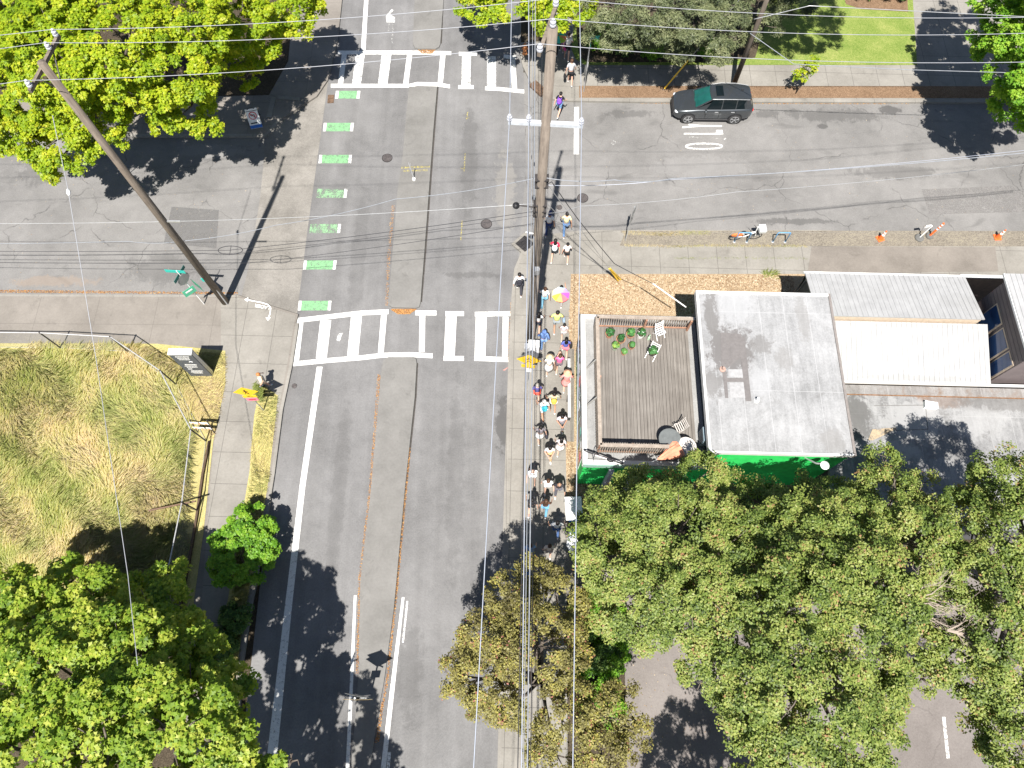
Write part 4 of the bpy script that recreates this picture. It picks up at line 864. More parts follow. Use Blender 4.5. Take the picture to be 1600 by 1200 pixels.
# big monument sign on the grass corner
g0, g1 = G(300, 588, 0.13), G(331, 588, 0.13)
o = thing('monument_sign', 'tall dark slab sign with small white lettering and white cap on dry grass', 'sign', (g0 + g1) / 2 + Vector((0, 0.15, 0)), math.atan2(g1.y - g0.y, g1.x - g0.x))
wd = (g1 - g0).length + 0.08
MB().box((0, 0, 1.27), (wd, 0.28, 2.56)).build('slab', M('slate panel', (0.075, 0.085, 0.105), 0.45, 0, 0.1, 2), o); MB().box((0, 0, 2.58), (wd + 0.03, 0.31, 0.06)).build('cap', m_white_pl, o)
mb = MB(); mb.box((wd / 2 + 0.004, 0, 1.27), (0.012, 0.2, 2.5)); mb.build('edge_trim', m_rail, o)
mb = MB(); gg = random.Random(3)
for row, z in enumerate((2.32, 2.14, 2.0, 1.42, 1.26, 1.12, 0.66, 0.52, 0.4)):
    x = -wd / 2 + 0.2 + gg.random() * 0.1
    while x < wd / 2 - 0.22 - (0.1 if row % 3 else 0):
        k = 0.03 + 0.035 * gg.random(); mb.box((x + k / 2, -0.143, z), (k, 0.006, 0.055 if row % 3 else 0.085)); x += k + 0.018
mb.tube([(0.1, -0.143, 1.75), (0.18, -0.143, 1.8), (0.26, -0.143, 1.74)], 0.02, 5); mb.box((-0.2, -0.143, 0.9), (0.2, 0.006, 0.06))
mb.build('lettering', m_white_pl, o)
# barricade at the fence
o = thing('barricade', 'white and pale orange banded barricade standing at the fence corner', 'barricade', G(324, 668, 0.13), R_(-3))
for z in (0.92, 0.5):
    mb = MB(); mb.box((0, -0.2 + 0.1 * (z > .7), z), (0.86, 0.025, 0.22)); bd = mb.build('board', m_white_pl, o)
    for k in range(3): MB().box((-0.3 + k * 0.3, -0.2165 + 0.1 * (z > .7), z), (0.1, 0.006, 0.2)).build('stripe', M('faded orange stripe', (0.75, 0.42, 0.25), 0.6), bd)
for sx in (-0.4, 0.4):
    mb = MB(); mb.bar((sx, -0.26, 0), (sx, 0.0, 1.1), 0.04, 0.04); mb.bar((sx, 0.26, 0), (sx, 0.0, 1.1), 0.04, 0.04); mb.build('leg', m_dark, o)
# street cabinets
o = thing('utility_cabinet', 'pair of pale grey cabinets on a post by the bundle of cables', 'cabinet', G(833, 556, 0.124), R_(-3))
MB().box((0.0, 0, 0.85), (0.50, 0.36, 1.1)).build('cabinet_body', M('pale cabinet', (0.66, 0.67, 0.70), 0.5), o); MB().box((0.0, 0.0, 1.415), (0.54, 0.40, 0.03)).build('lid', m_white_pl, o)
MB().box((-0.36, 0.02, 0.7), (0.2, 0.3, 0.8)).build('meter_box', m_rail, o); MB().box((0, 0, 0.15), (0.4, 0.3, 0.3)).build('plinth', m_kerb, o)
# vendor table and parasol under the trees
o = thing('vendor_table', 'white topped folding table half under the tree by the pavement', 'table', G(894, 800, 0.13), R_(2))
MB().box((0, 0, 0.80), (0.75, 1.05, 0.03)).build('tabletop', m_white_pl, o); MB().box((0.1, -0.05, 0.42), (0.6, 0.9, 0.5)).build('cloth', M('blue cloth', (0.05, 0.22, 0.55), 0.8, 0, 0.3), o)
for sx in (-0.34, 0.34):
    for sy in (-0.48, 0.48): MB().tube([(sx, sy, 0), (sx, sy, 0.79)], 0.02, 6).build('leg', m_dark, o)
def parasol(name, label, cat, loc, r, hz, cols, ribs=8, rise=0.22, handle=True, tilt=(0, 0)):
    o = thing(name, label, cat, loc, 0); o.rotation_euler = (tilt[0], tilt[1], 0.2)
    for k in range(ribs):
        mb = MB(); a0, a1 = 2 * math.pi * k / ribs, 2 * math.pi * (k + 1) / ribs; vs_ = []
        for t in (0.03, 0.4, 0.75, 1.0):
            zz = hz + rise * (1 - t * t)
            for s_ in (0, 0.5, 1): a = a0 + (a1 - a0) * s_; rr = r * t * (1 - 0.06 * math.sin(math.pi * s_)); vs_.append((rr * math.cos(a), rr * math.sin(a), zz - 0.03 * t * math.sin(math.pi * s_)))
        mb.add(vs_, [(i * 3 + j, (i + 1) * 3 + j, (i + 1) * 3 + j + 1, i * 3 + j + 1) for i in range(3) for j in range(2)])
        mb.build('canopy_panel', cols[k % len(cols)], o, True)
    MB().tube([(0, 0, 0.0 if handle else hz - 0.75), (0, 0, hz + rise + 0.08)], 0.012, 6).build('shaft', m_dark, o)
    if not handle: MB().tube([(0, 0, hz - 0.75), (0, 0, hz - 0.8), (0.04, 0, hz - 0.84), (0.07, 0, hz - 0.8)], 0.014, 6).build('handle', m_black, o)
    return o
cl = lambda n, c: M('umbrella ' + n, c, 0.6, 0, 0.06)
parasol('market_parasol', 'white and blue market parasol half hidden by the tree by the pavement', 'parasol', G(905, 858, 0.13), 0.75, 1.95, [m_white_pl, m_white_pl, cl('blue', (0.04, 0.22, 0.60)), m_white_pl], 8, 0.35)

# ------------------------------------------------------------------ fence round the long grass
m_mesh, nt_, p_ = base_mat('chain link mesh'); p_.inputs['Base Color'].default_value = (0.42, 0.44, 0.44, 1)
tr_ = nt_.nodes.new('ShaderNodeBsdfTransparent'); mx_ = nt_.nodes.new('ShaderNodeMixShader'); mx_.inputs[0].default_value = 0.12
nt_.links.new(tr_.outputs[0], mx_.inputs[1]); nt_.links.new(p_.outputs[0], mx_.inputs[2]); nt_.links.new(mx_.outputs[0], nt_.nodes['Material Output'].inputs[0])
fz = 1.9
ftop = [G(x, y, fz) for x, y in ((-200, 517), (62, 520), (172, 526), (250, 579), (298, 671), (284, 785), (262, 892), (225, 1100))]
o = thing('chain_link_fence', 'grey chain link fence with white top rail round the long grass', 'fence', (0, 0, 0))
MB().tube(ftop, 0.026, 8).build('top_rail', M('bright rail', (0.45, 0.45, 0.46), 0.4, 0.3), o)
MB().tube([p - Vector((0, 0, 1.7)) for p in ftop], 0.012, 6).build('bottom_wire', m_rail, o)
mb = MB()
for a, b in zip(ftop, ftop[1:]): mb.add([a, b, b - Vector((0, 0, fz - .16)), a - Vector((0, 0, fz - .16))], [(0, 1, 2, 3)])
mb.build('mesh_panel', m_mesh, o)
for a in ftop[1:-1]: MB().tube([(a.x, a.y, 0.1), (a.x, a.y, fz + 0.05)], 0.035, 8).build('fence_post', m_dark, o)
e = [G(x, y, 0.14) for x, y in ((328, 690), (318, 740), (308, 810), (296, 880), (280, 960))]
o = thing('timber_edging', 'dark brown timber edging along the foot of the fence', 'edging', (0, 0, 0))
mb = MB()
for a, b in zip(e, e[1:]): mb.bar(a + Vector((0, 0, .06)), b + Vector((0, 0, .06)), 0.10, 0.14)
mb.build('beam', M('dark brown timber', (0.09, 0.06, 0.04), 0.85, 0, 0.3), o)
o = thing('leaning_brace', 'timber brace lying from the fence post into the long grass', 'brace', (0, 0, 0))
mb = MB(); mb.bar(G(306, 783, 1.2), G(232, 798, 0.35), 0.06, 0.06); mb.build('beam', M('brown brace', (0.16, 0.10, 0.07), 0.8), o); 

# ------------------------------------------------------------------ utility poles and wires
def insulator(par, p, mt=None, s=0.8):
    return MB().lathe([(0.03 * s, -0.02), (0.05 * s, 0.0), (0.11 * s, 0.03), (0.11 * s, 0.08), (0.07 * s, 0.10), (0.10 * s, 0.12), (0.10 * s, 0.17), (0.05 * s, 0.20), (0.06 * s, 0.25), (0.02 * s, 0.27)], 14, p).build('insulator', mt or m_porc, par)
m_porc = M('pale porcelain', (0.40, 0.41, 0.45), 0.25, 0, 0.08)
LP = G(352, 472, 0.1); RP = G(829, 530, 0.1); NP = G(1145, 136, 0.1)
LT_ = Vector((-13.98, 16.94, 16.15)); RT_ = Vector((1.31, 16.75, 17.65))
def on_pole(a, b, py):
    lo, hi = 0.0, 1.0
    for _ in range(40):
        t = (lo + hi) / 2
        if P(a.lerp(b, t))[1] > py: lo = t
        else: hi = t
    return a.lerp(b, lo)
o = thing('utility_pole', 'tall leaning looking timber pole with a slanted crossarm on the western corner', 'utility pole', LP)
LH = LT_.z
MB().tube([(0, 0, -0.1), (LT_ - LP) * .5, LT_ - LP], [0.19, 0.155, 0.12], 14).build('pole', m_pole2, o, True)
ca, cb = G(92, 55, LH - 0.42) - LP, G(47, 143, LH - 0.42) - LP
MB().bar(ca, cb, 0.10, 0.12).build('crossarm', m_pole2, o)
mid = (ca + cb) / 2
for t in (0.25, 0.75): MB().bar(ca + (cb - ca) * t - Vector((0, 0, .06)), (LT_ - LP) * .925, 0.03, 0.03).build('brace', m_dark, o)
Lins = []
for t in (0.04, 0.28, 0.94):
    p = ca + (cb - ca) * t + Vector((0, 0, 0.06)); insulator(o, p); Lins.append(LP + p + Vector((0, 0, 0.24)))
bp = on_pole(LP, LT_, 346); zl = bp.z; MB().box(bp - LP + Vector((0.35, 0, 0)), (0.7, 0.05, 0.08)).build('bracket', m_rail, o)
MB().tube([(0.15, -0.16, 0), (0.15, -0.15, 3.0)], 0.035, 8).build('conduit', m_rail, o); MB().box((-0.05, -0.21, 2.6), (0.18, 0.02, 0.3)).build('pole_tag', m_teal, o)
o = thing('utility_pole', 'tallest timber pole with a long white crossarm beside the eastern kerb', 'utility pole', RP)
RH = RT_.z
MB().tube([(0, 0, -0.1), (RT_ - RP) * .5, RT_ - RP], [0.20, 0.18, 0.15], 16).build('pole', m_pole, o, True)
ca, cb = G(842, 86, RH - 0.5) - RP, G(869, 9, RH - 0.5) - RP
MB().bar(ca, cb, 0.11, 0.13).build('crossarm', m_pole2, o)
Rins = []
for q in (cb + (ca - cb) * 0.04, None, ca + (cb - ca) * 0.04):
    p = q + Vector((0, 0, 0.065)) if q is not None else RT_ - RP + Vector((0, 0, .02)); insulator(o, p, None, 0.85); Rins.append(RP + p + Vector((0, 0, 0.26)))
zc = on_pole(RP, RT_, 193).z
wa = [G(x, y, zc) - RP for x, y in ((794, 190), (826, 191), (911, 196))]
MB().bar(wa[0], wa[2], 0.13, 0.14).build('steel_arm', M('pale steel arm', (0.50, 0.53, 0.57), 0.5), o)
Cins = []
for p in (wa[0] + (wa[2] - wa[0]) * 0.02, wa[1], wa[2] - (wa[2] - wa[0]) * 0.03):
    q = p + Vector((0, 0.0, 0.07)); insulator(o, q, m_porc, 0.85); Cins.append(RP + q + Vector((0, 0, 0.24)))
for k, py in enumerate((278, 289, 318, 327, 334)):
    MB().box(on_pole(RP, RT_, py) - RP, (0.50, 0.30, 0.06)).build('clamp', m_dark, o)
MB().tube([(0.1, -0.26, 0), (0.1, -0.24, 7.2)], 0.06, 8).build('conduit', M('grey brown conduit', (0.30, 0.26, 0.23), 0.6), o)
MB().box((0.0, -0.28, 7.1), (0.25, 0.2, 0.35)).build('conduit_head', m_rail, o)
lq = on_pole(RP, RT_, 325) - RP; zlamp = lq.z; MB().tube([lq, lq + Vector((-0.8, 0.05, 0.1))], 0.03, 8).build('bracket', m_dark, o); MB().ball(lq + Vector((-0.9, 0.05, 0.08)), (0.14, 0.14, 0.12)).build('lamp_head', m_black, o, True)
MB().tube([lq + Vector((-0.05, -0.1, -1.6)), lq + Vector((-0.5, -0.07, -1.5))], 0.03, 8).build('bracket', m_white_pl, o)
o = thing('utility_pole', 'slim brown pole rising behind the parked car in the northeast', 'utility pole', NP)
MB().tube([(0, 0, -0.1), (0, 0, 10.5)], [0.15, 0.11], 12).build('pole', m_pole2, o, True); MB().box((0, 0, 9.2), (0.5, 0.3, 0.06)).build('clamp', m_rail, o)
def guy(label, base, top, guard):
    o = thing('guy_wire', label, 'guy wire', (0, 0, 0)); a, b = base, top; d = (b - a).normalized()
    MB().tube([a, b], 0.012, 6).build('strand', m_rail, o); MB().tube([a + d * .15, a + d * guard], 0.045, 8).build('guard', M('yellow guard', (0.75, 0.48, 0.05), 0.5), o)
guy('guy strand with yellow guard anchored in the mulch strip left of the parked car', G(1036, 141, .13), NP + Vector((0, 0, 9.2)), 2.4)
guy('guy strand with yellow guard anchored in the bark by the shop deck', G(967, 440, .13), RP.lerp(RT_, .66), 2.2)
guy('second yellow guarded guy strand beside the bark, slightly flatter', G(971, 438, .13), RP.lerp(RT_, .6), 2.2)
m_alu2 = M('weathered conductor', (0.34, 0.35, 0.38), 0.5, 0.2, 0.05); m_alu = M('aluminium conductor', (0.42, 0.45, 0.52), 0.4, 0.3, 0.05); m_cable = M('black cable', (0.035, 0.035, 0.04), 0.6); m_cableg = M('grey cable', (0.24, 0.255, 0.28), 0.5)
def wire(label, pts, r, mt, sag=0.0, n=14, grp='overhead wires'):
    path = []
    for a, b in zip(pts, pts[1:]):
        for k in range(n):
            t = k / n; p = a.lerp(b, t); p.z -= sag * 4 * t * (1 - t); path.append(p)
    path.append(pts[-1]); o = MB().tube(path, r, 6).build('utility_wire', mt, None, True)
    return tag(o, label, 'wire', grp)
far = [G(-700, 95, 14.6), G(-700, 130, 14.6), G(-700, 190, 14.6)]
ends = [(1600, 27), (1600, 52), (1600, 97)]
nm = ('northernmost', 'middle', 'southernmost')
for k in range(3):
    e1 = G(*ends[k], 16.2); d = (e1 - Rins[k]); e2 = Rins[k] + d * 2.2; e2.z = 17.5
    wire('%s of the three high lines crossing the road from the slanted crossarm' % nm[k], [far[k], Lins[k], Rins[k], e1 + Vector((0, 0, 0.0)), e2], 0.0095, m_alu2, 0.25)
sp_ = [((800, -40), (740, 1200)), ((826, -40), (815, 1200)), ((905, -40), (895, 1200))]
nm = ('leftmost', 'middle', 'rightmost')
for k in range(3):
    a = G(*sp_[k][0], 14.7); b = G(*sp_[k][1], 14.4); c = Cins[k]
    a2 = c + (a - c) * 4; a2.z = 16.5; b2_ = c + (b - c) * 2.2; b2_.z = 15.5
    wire('%s of the three pale conductors running along the road from the white crossarm' % nm[k], [a2, a, c, b, b2_], 0.0135, m_alu, 0.05)
for k, (xs, z, r, mt) in enumerate((((829, 825, 809), 9.0, 0.015, m_cable), ((833, 830, 818), 9.6, 0.013, m_cableg), ((837, 834, 824), 8.4, 0.022, m_cableg), ((852, 839, 829), 10.4, 0.010, m_cable))):
    py = P((RP.x - 0.2, RP.y, z))[1]
    a, c, b = G(xs[0], -60, z - .3), G(xs[1], py, z), G(xs[2], 1200, z - 0.4); b2_ = c + (b - c) * 2.0
    wire(('thick black', 'thin grey', 'thick grey', 'thinnest black')[k] + ' cable in the bundle along the eastern pavement', [c + (a - c) * 3, a, c, b, b2_], r, mt, 0.08)
def ew(label, pts, r, mt, sag=0.15): wire(label, [G(x, y, z) for x, y, z in pts], r, mt, sag)
zr = lambda y: on_pole(RP, RT_, y).z
ew('pale communication line from the left pole bracket to the tall pole', [(-300, 346, zl - .3), (268, 346, zl), (836, 318, zr(318))], 0.010, m_rail)
ew('beaded pale line rising from the left pole to the tall pole', [(-300, 379, 5.8), (200, 377, 5.7), (280, 377, 5.8), (430, 352, 7.0), (618, 311, 9.5), (838, 278, zr(278))], 0.014, m_cableg)
ew('dark line with a splice loop crossing the road below the beaded line', [(-300, 389, 5.0), (357, 391, 5.0), (836, 330, zr(330))], 0.012, m_cable)
ew('second dark line hugging the splice line', [(-300, 396, 4.7), (362, 396, 4.9), (836, 336, zr(336))], 0.009, m_cable)
ew('lowest dark line across the western street, dropping to the pole', [(-300, 405, 4.2), (390, 411, 4.2), (834, 349, zr(349))], 0.010, m_cable)
ew('thick lashed cable leaving the tall pole eastward over the side street', [(848, 277, zr(277)), (960, 281, 12.2), (1050, 279, 11.5), (1600, 239, 11.0), (1900, 215, 11)], 0.017, m_cableg)
ew('white strand eastward just under the lashed cable', [(846, 289, zr(289)), (1046, 281, 11.4), (1600, 235, 11.0), (1900, 211, 11)], 0.009, m_alu)
ew('faint dotted line eastward over the side street', [(846, 333, zr(333)), (905, 322, 9.0), (1150, 300, 8.5), (1600, 257, 8.0), (1900, 230, 8)], 0.009, m_rail)
ew('black service drop from the tall pole down to the shop roof', [(848, 290, zr(290)), (862, 284, 11.5), (905, 345, 8.6), (960, 412, 6.0), (1022, 444, 4.9)], 0.016, m_cable, 0.02)
ew('white insulated end of the service drop at the shop roof', [(1020, 443, 4.95), (1072, 480, 4.3)], 0.03, m_white_pl, 0)
ew('pale line running from the upper left across the grass to the bottom left trees', [(82, 180, 13.4), (107, 300, 11.5), (150, 560, 9.5), (200, 900, 9.0), (215, 1040, 9.2)], 0.012, m_alu2, 0)
o = thing('splice_closure', 'small pale splice box hanging on the line over the western street', 'splice box', G(107, 300, 11.5), 0.3); MB().ball((0, 0, 0), (0.07, 0.16, 0.07)).build('casing', m_white_pl, o, True)
sv = [G(1050 + k * 0, 279, 11.5) for k in range(1)]
o = thing('splice_loop', 'oval cable slack loop on the dark line left of the road', 'cable loop', G(360, 391, 5.0), 0)
MB().tube([Vector((0.55 * math.cos(a), 0.22 * math.sin(a), 0)) for a in np.linspace(0, 2 * math.pi, 25)], 0.016, 6, False).build('loop', m_cable, o); MB().bar((0, -0.25, 0), (0, 0.25, 0), 0.02, 0.02).build('spreader', m_cable, o)
ew('pale drop line from the slim pole towards the upper right corner', [(1178, 30, 8.9), (1265, 9, 10.0), (1600, 26, 9.0), (1800, 36, 9)], 0.016, m_rail, 0)
ew('dark drop line from the slim pole over the lawn edge', [(1172, 52, 7.6), (1240, 100, 6.8), (1420, 109, 6.6), (1800, 120, 6.6)], 0.016, m_cableg, 0)
MB_ = None

# ------------------------------------------------------------------ cars
def add_mod(o, lv=2):
    md = o.modifiers.new('smooth', 'SUBSURF'); md.levels = lv; md.render_levels = lv; return o
def car(label, loc, rz, paint_m):
    o = thing('parked_car', label, 'car', loc, rz)
    # x runs from the nose (0) to the tail, y across
    S = [(-0.02, .50, .42, .58, .66), (.05, .72, .30, .66, .78), (.22, .83, .24, .70, .86), (.50, .895, .22, .76, .93), (.95, .92, .22, .81, .985), (1.30, .925, .22, .84, 1.03), (2.3, .925, .22, .86, 1.06), (3.3, .925, .22, .90, 1.09), (3.95, .915, .24, .93, 1.11), (4.28, .87, .30, .93, 1.08), (4.44, .78, .38, .90, 1.02), (4.50, .60, .48, .86, .96)]
    mb = MB(); rg = []
    for x, w_, zb, zm, zt in S:
        h = [(0, zb), (w_ * .86, zb), (w_ * .97, zb + .10), (w_ * .965, (zb + zm) / 2), (w_, zm), (w_ * .965, zt - .05), (w_ * .86, zt), (w_ * .45, zt + .03), (0, zt + .035)]
        rg.append([(x, -a, b) for a, b in h] + [(x, a, b) for a, b in h[1:-1][::-1]])
    n = len(rg[0]); mb.add([q for r in rg for q in r], [(i * n + j, (i + 1) * n + j, (i + 1) * n + (j + 1) % n, i * n + (j + 1) % n) for i in range(len(S) - 1) for j in range(n)] + [list(range(n)), list(range((len(S) - 1) * n, len(S) * n))[::-1]])
    body = add_mod(mb.build('body', paint_m, o, True), 2)
    gl = M('car glass', (0.006, 0.010, 0.012), 0.06, 0, 0.05, 2, 0, 0.25); glw = M('windscreen glass', (0.01, 0.075, 0.065), 0.05, 0, 0.2, 2, 0, 0.7)
    belt = [(1.18, .70), (1.75, .83), (2.6, .845), (3.4, .83), (4.05, .80), (4.36, .70)]; bz = [1.03, 1.055, 1.07, 1.085, 1.10, 1.06]
    roof = [(1.98, .56), (2.05, .61), (2.6, .64), (3.4, .63), (3.95, .60), (4.12, .54)]; rz_ = [1.56, 1.60, 1.655, 1.645, 1.60, 1.56]
    for sgn in (-1, 1):
        for (i, j, nm_) in ((1, 2, 'front'), (2, 3, 'rear'), (3, 4, 'quarter')):
            a, b, c, d = [Vector((belt[i][0], sgn * belt[i][1], bz[i])), Vector((belt[j][0], sgn * belt[j][1], bz[j])), Vector((roof[j][0], sgn * roof[j][1], rz_[j])), Vector((roof[i][0], sgn * roof[i][1], rz_[i]))]
            mb = MB(); mb.add([a, b, c, d], [(0, 1, 2, 3) if sgn < 0 else (3, 2, 1, 0)]); mb.build('side_window', gl, o)
        mb = MB()
        for (i, j, wd) in ((1, 1, .05), (2, 2, .055), (3, 3, .05)):
            a, b = Vector((belt[i][0], sgn * (belt[i][1] + .004), bz[i])), Vector((roof[j][0], sgn * (roof[j][1] + .004), rz_[j])); MB().bar(a, b, wd, .02).build('pillar', paint_m, o) if i != 1 else None
        a, b = Vector((1.16, sgn * .71, 1.03)), Vector((2.0, sgn * .575, 1.575)); mb.bar(a, b, .07, .05)
        a, b = Vector((1.7, sgn * .835, 1.05)), Vector((2.02, sgn * .60, 1.59)); mb.bar(Vector((1.18, sgn * .72, 1.035)), Vector((1.78, sgn * .835, 1.055)), .05, .03)
        mb.add([(4.05, sgn * .803, 1.10), (4.37, sgn * .70, 1.06), (4.13, sgn * .545, 1.565), (3.93, sgn * .605, 1.60), (3.72, sgn * .81, 1.093)], [(0, 1, 2, 3), (0, 3, 4)] if sgn < 0 else [(3, 2, 1, 0), (4, 3, 0)])
        mb.build('pillar', paint_m, o)
        mb = MB(); mb.tube([(2.0, sgn * .60, 1.60), (2.6, sgn * .655, 1.672), (3.4, sgn * .645, 1.665), (4.1, sgn * .575, 1.585)], .016, 8); mb.build('roof_rail', m_rail, o)
        mb = MB(); mb.ball((1.72, sgn * 1.0, 1.05), (.09, .11, .075)); mb.build('wing_mirror', paint_m, o, True)
        for x in (2.35, 3.28): MB().box((x, sgn * .932, .93), (.2, .03, .03)).build('door_handle', m_rail, o)
        mb = MB(); mb.tube([(1.2, sgn * .90, .30), (3.2, sgn * .90, .30)], .05, 8); mb.build('sill', M('dark car trim', (0.03, 0.03, 0.032), 0.6), o)
        mb = MB()
        for x in (1.78, 2.55, 3.42): mb.box((x, sgn * .924, .72), (.010, .012, .62))
        mb.build('door_gap', m_black, o)
        hl = MB().ball((.16, sgn * .66, .74), (.13, .16, .06)).build('headlight', M('lamp lens', (0.6, 0.62, 0.65), 0.1, 0.2), o, True)
        MB().ball((4.43, sgn * .62, .93), (.06, .18, .07)).build('taillight', M('red lens', (0.4, 0.01, 0.01), 0.2), o, True)
        for x in (.86, 3.54):
            mb = MB(); Mx = Matrix.Rotation(R_(90), 3, 'X')
            mb.lathe([(.41, -.03), (.41, .012), (.02, .013)] if sgn < 0 else [(.02, -.013), (.41, -.012), (.41, .03)], 26, (x, sgn * .925, .36), Mx); mb.build('wheel_arch', m_black, o)
            y0 = sgn * .86; mb = MB(); mb.lathe([(.24, -.10), (.33, -.105), (.352, -.08), (.352, .08), (.33, .105), (.24, .10)], 28, (x, y0, .35), Mx); wh = mb.build('wheel', M('tyre rubber', (0.035, 0.035, 0.036), 0.85), o, True)
            mb = MB()
            for k in range(5):
                a = k * 2 * math.pi / 5 + .3
                for da in (-.13, .13): mb.bar((x + .05 * math.cos(a), sgn * .966, .35 + .05 * math.sin(a)), (x + .235 * math.cos(a + da), sgn * .966, .35 + .235 * math.sin(a + da)), .030, .02)
            mb.lathe([(.235, -.012), (.255, -.012), (.255, .012), (.235, .012)], 28, (x, sgn * .966, .35), Mx, False); mb.lathe([(.055, -.012), (.055, .012)], 14, (x, sgn * .966, .35), Mx); mb.build('rim', M('alloy rim', (0.40, 0.41, 0.42), 0.4, 0.4), wh)
    mb = MB(); v = [(1.18, -.70, 1.03), (1.12, 0, 1.03), (1.18, .70, 1.03), (2.0, .575, 1.575), (1.93, 0, 1.61), (2.0, -.575, 1.575)]; mb.add(v, [(0, 1, 4, 5), (1, 2, 3, 4)]); mb.build('windscreen', glw, o)
    mb = MB(); v = [(4.37, -.70, 1.05), (4.45, 0, 1.05), (4.37, .70, 1.05), (4.12, .54, 1.56), (4.16, 0, 1.59), (4.12, -.54, 1.56)]; mb.add(v, [(5, 4, 1, 0), (4, 3, 2, 1)]); mb.build('rear_window', gl, o)
    mb = MB(); rows = []
    for x, w_, z in ((1.93, .55, 1.585), (2.05, .62, 1.625), (2.6, .655, 1.685), (3.4, .645, 1.675), (3.95, .61, 1.63), (4.22, .55, 1.575)):
        rows.append([(x - .06 * (1 - abs(t)) * (x < 2), t * w_, z + .03 * (1 - t * t)) for t in (-1, -.6, -.2, .2, .6, 1)])
    mb.add([q for r in rows for q in r], [(i * 6 + j, (i + 1) * 6 + j, (i + 1) * 6 + j + 1, i * 6 + j + 1) for i in range(5) for j in range(5)])
    rf = mb.build('roof_panel', paint_m, o, True); md = rf.modifiers.new('thick', 'SOLIDIFY'); md.thickness = .05; md.offset = -1; add_mod(rf, 2)
    mb = MB(); mb.box((2.42, 0, 1.716), (.40, .78, .012)); mb.build('sunroof', gl, o)
    mb = MB()
    for y in (-.36, -.18, 0, .18, .36): mb.bar((2.75, y, 1.712 - abs(y) * .03), (3.75, y, 1.68 - abs(y) * .03), .02, .012)
    mb.build('roof_rib', paint_m, o); mb = MB(); mb.ball((3.72, .1, 1.70), (.08, .025, .05)); mb.build('antenna_fin', m_black, o, True)
    mb = MB(); mb.box((-.0, 0, .56), (.06, 1.0, .22)); mb.box((.02, 0, .36), (.08, 1.2, .1)); mb.build('grille', m_black, o)
    for y in (-.34, .34): MB().bar((.35, y * 1.3, .925), (1.1, y, 1.03), .03, .012).build('hood_crease', paint_m, o)
    mb = MB(); mb.bar((1.14, -.62, 1.045), (1.2, -.0, 1.06), .02, .015); mb.bar((1.14, .1, 1.045), (1.2, .6, 1.06), .02, .015); mb.build('wiper', m_black, o)
    MB().box((2.25, 0, .34), (3.9, 1.6, .2)).build('underbody', m_black, o)
    return o
def car_paint(name, col):
    mt, nt, p = base_mat(name); p.inputs['Base Color'].default_value = (*col, 1); p.inputs['Metallic'].default_value = 0.55; p.inputs['Roughness'].default_value = 0.32
    p.inputs['Coat Weight'].default_value = 1.0; p.inputs['Coat Roughness'].default_value = 0.04
    co = coords(nt); n = noise(nt, co, 400, 2); nt.links.new(ramp(nt, n, [(0.3, tuple(c * .8 for c in col)), (0.7, tuple(c * 1.2 for c in col))]).outputs[0], p.inputs['Base Color']); return mt
c0 = G(1073, 194, 0.0)
car('dark grey compact car with black sunroof parked at the northern kerb of the side street', (c0.x - .86, c0.y + .92, 0.0), R_(-0.6), car_paint('graphite metallic', (0.062, 0.070, 0.078))).scale = (1, 0.92, 0.97)
c1 = G(1592, 176, 0.0)
car('red car nose showing under the tree at the right edge', (c1.x - 0.1, c1.y + 0.75, 0.0), 0, car_paint('red metallic', (0.45, 0.01, 0.02)))
# ------------------------------------------------------------------ people
def skin_mesh(name, V, E_, Rr, mt, parent, sub=1):
    me = bpy.data.meshes.new(name); me.from_pydata(V, E_, []); o = bpy.data.objects.new(name, me); COL.objects.link(o)
    o.modifiers.new('skin', 'SKIN'); sl = me.skin_vertices[0].data
    for i, r in enumerate(Rr): sl[i].radius = r if isinstance(r, tuple) else (r, r)
    for i in range(len(Rr)): sl[i].use_root = (i == 0)
    if sub: o.modifiers.new('sub', 'SUBSURF').levels = sub
    bpy.context.view_layer.update()
    m2 = bpy.data.meshes.new_from_object(o.evaluated_get(bpy.context.evaluated_depsgraph_get()))
    bpy.data.objects.remove(o); bpy.data.meshes.remove(me)
    m2.name = name; m2.materials.clear(); m2.materials.append(mt); m2.polygons.foreach_set('use_smooth', [True] * len(m2.polygons))
    q = bpy.data.objects.new(name, m2); COL.objects.link(q); q.parent = parent; return q
SK = {'l': M('skin light', (0.58, 0.36, 0.27), 0.6, 0, 0.05), 'm': M('skin tan', (0.42, 0.24, 0.16), 0.6, 0, 0.05), 'd': M('skin brown', (0.20, 0.11, 0.075), 0.6, 0, 0.05)}
def cloth(c): return M('cloth %.2f %.2f %.2f' % c, c, 0.9, 0, 0.14, 9)
HAIRC = {'k': (0.012, 0.010, 0.010), 'b': (0.07, 0.035, 0.02), 'g': (0.30, 0.28, 0.25), 'o': (0.45, 0.18, 0.06), 'w': (0.55, 0.55, 0.55)}
def rotx(v, a, piv):                       # swing about the x axis: positive = forward (+y)
    d = Vector(v) - Vector(piv); c, s = math.cos(a), math.sin(a)
    return Vector(piv) + Vector((d.x, d.y * c - d.z * s, d.y * s + d.z * c))
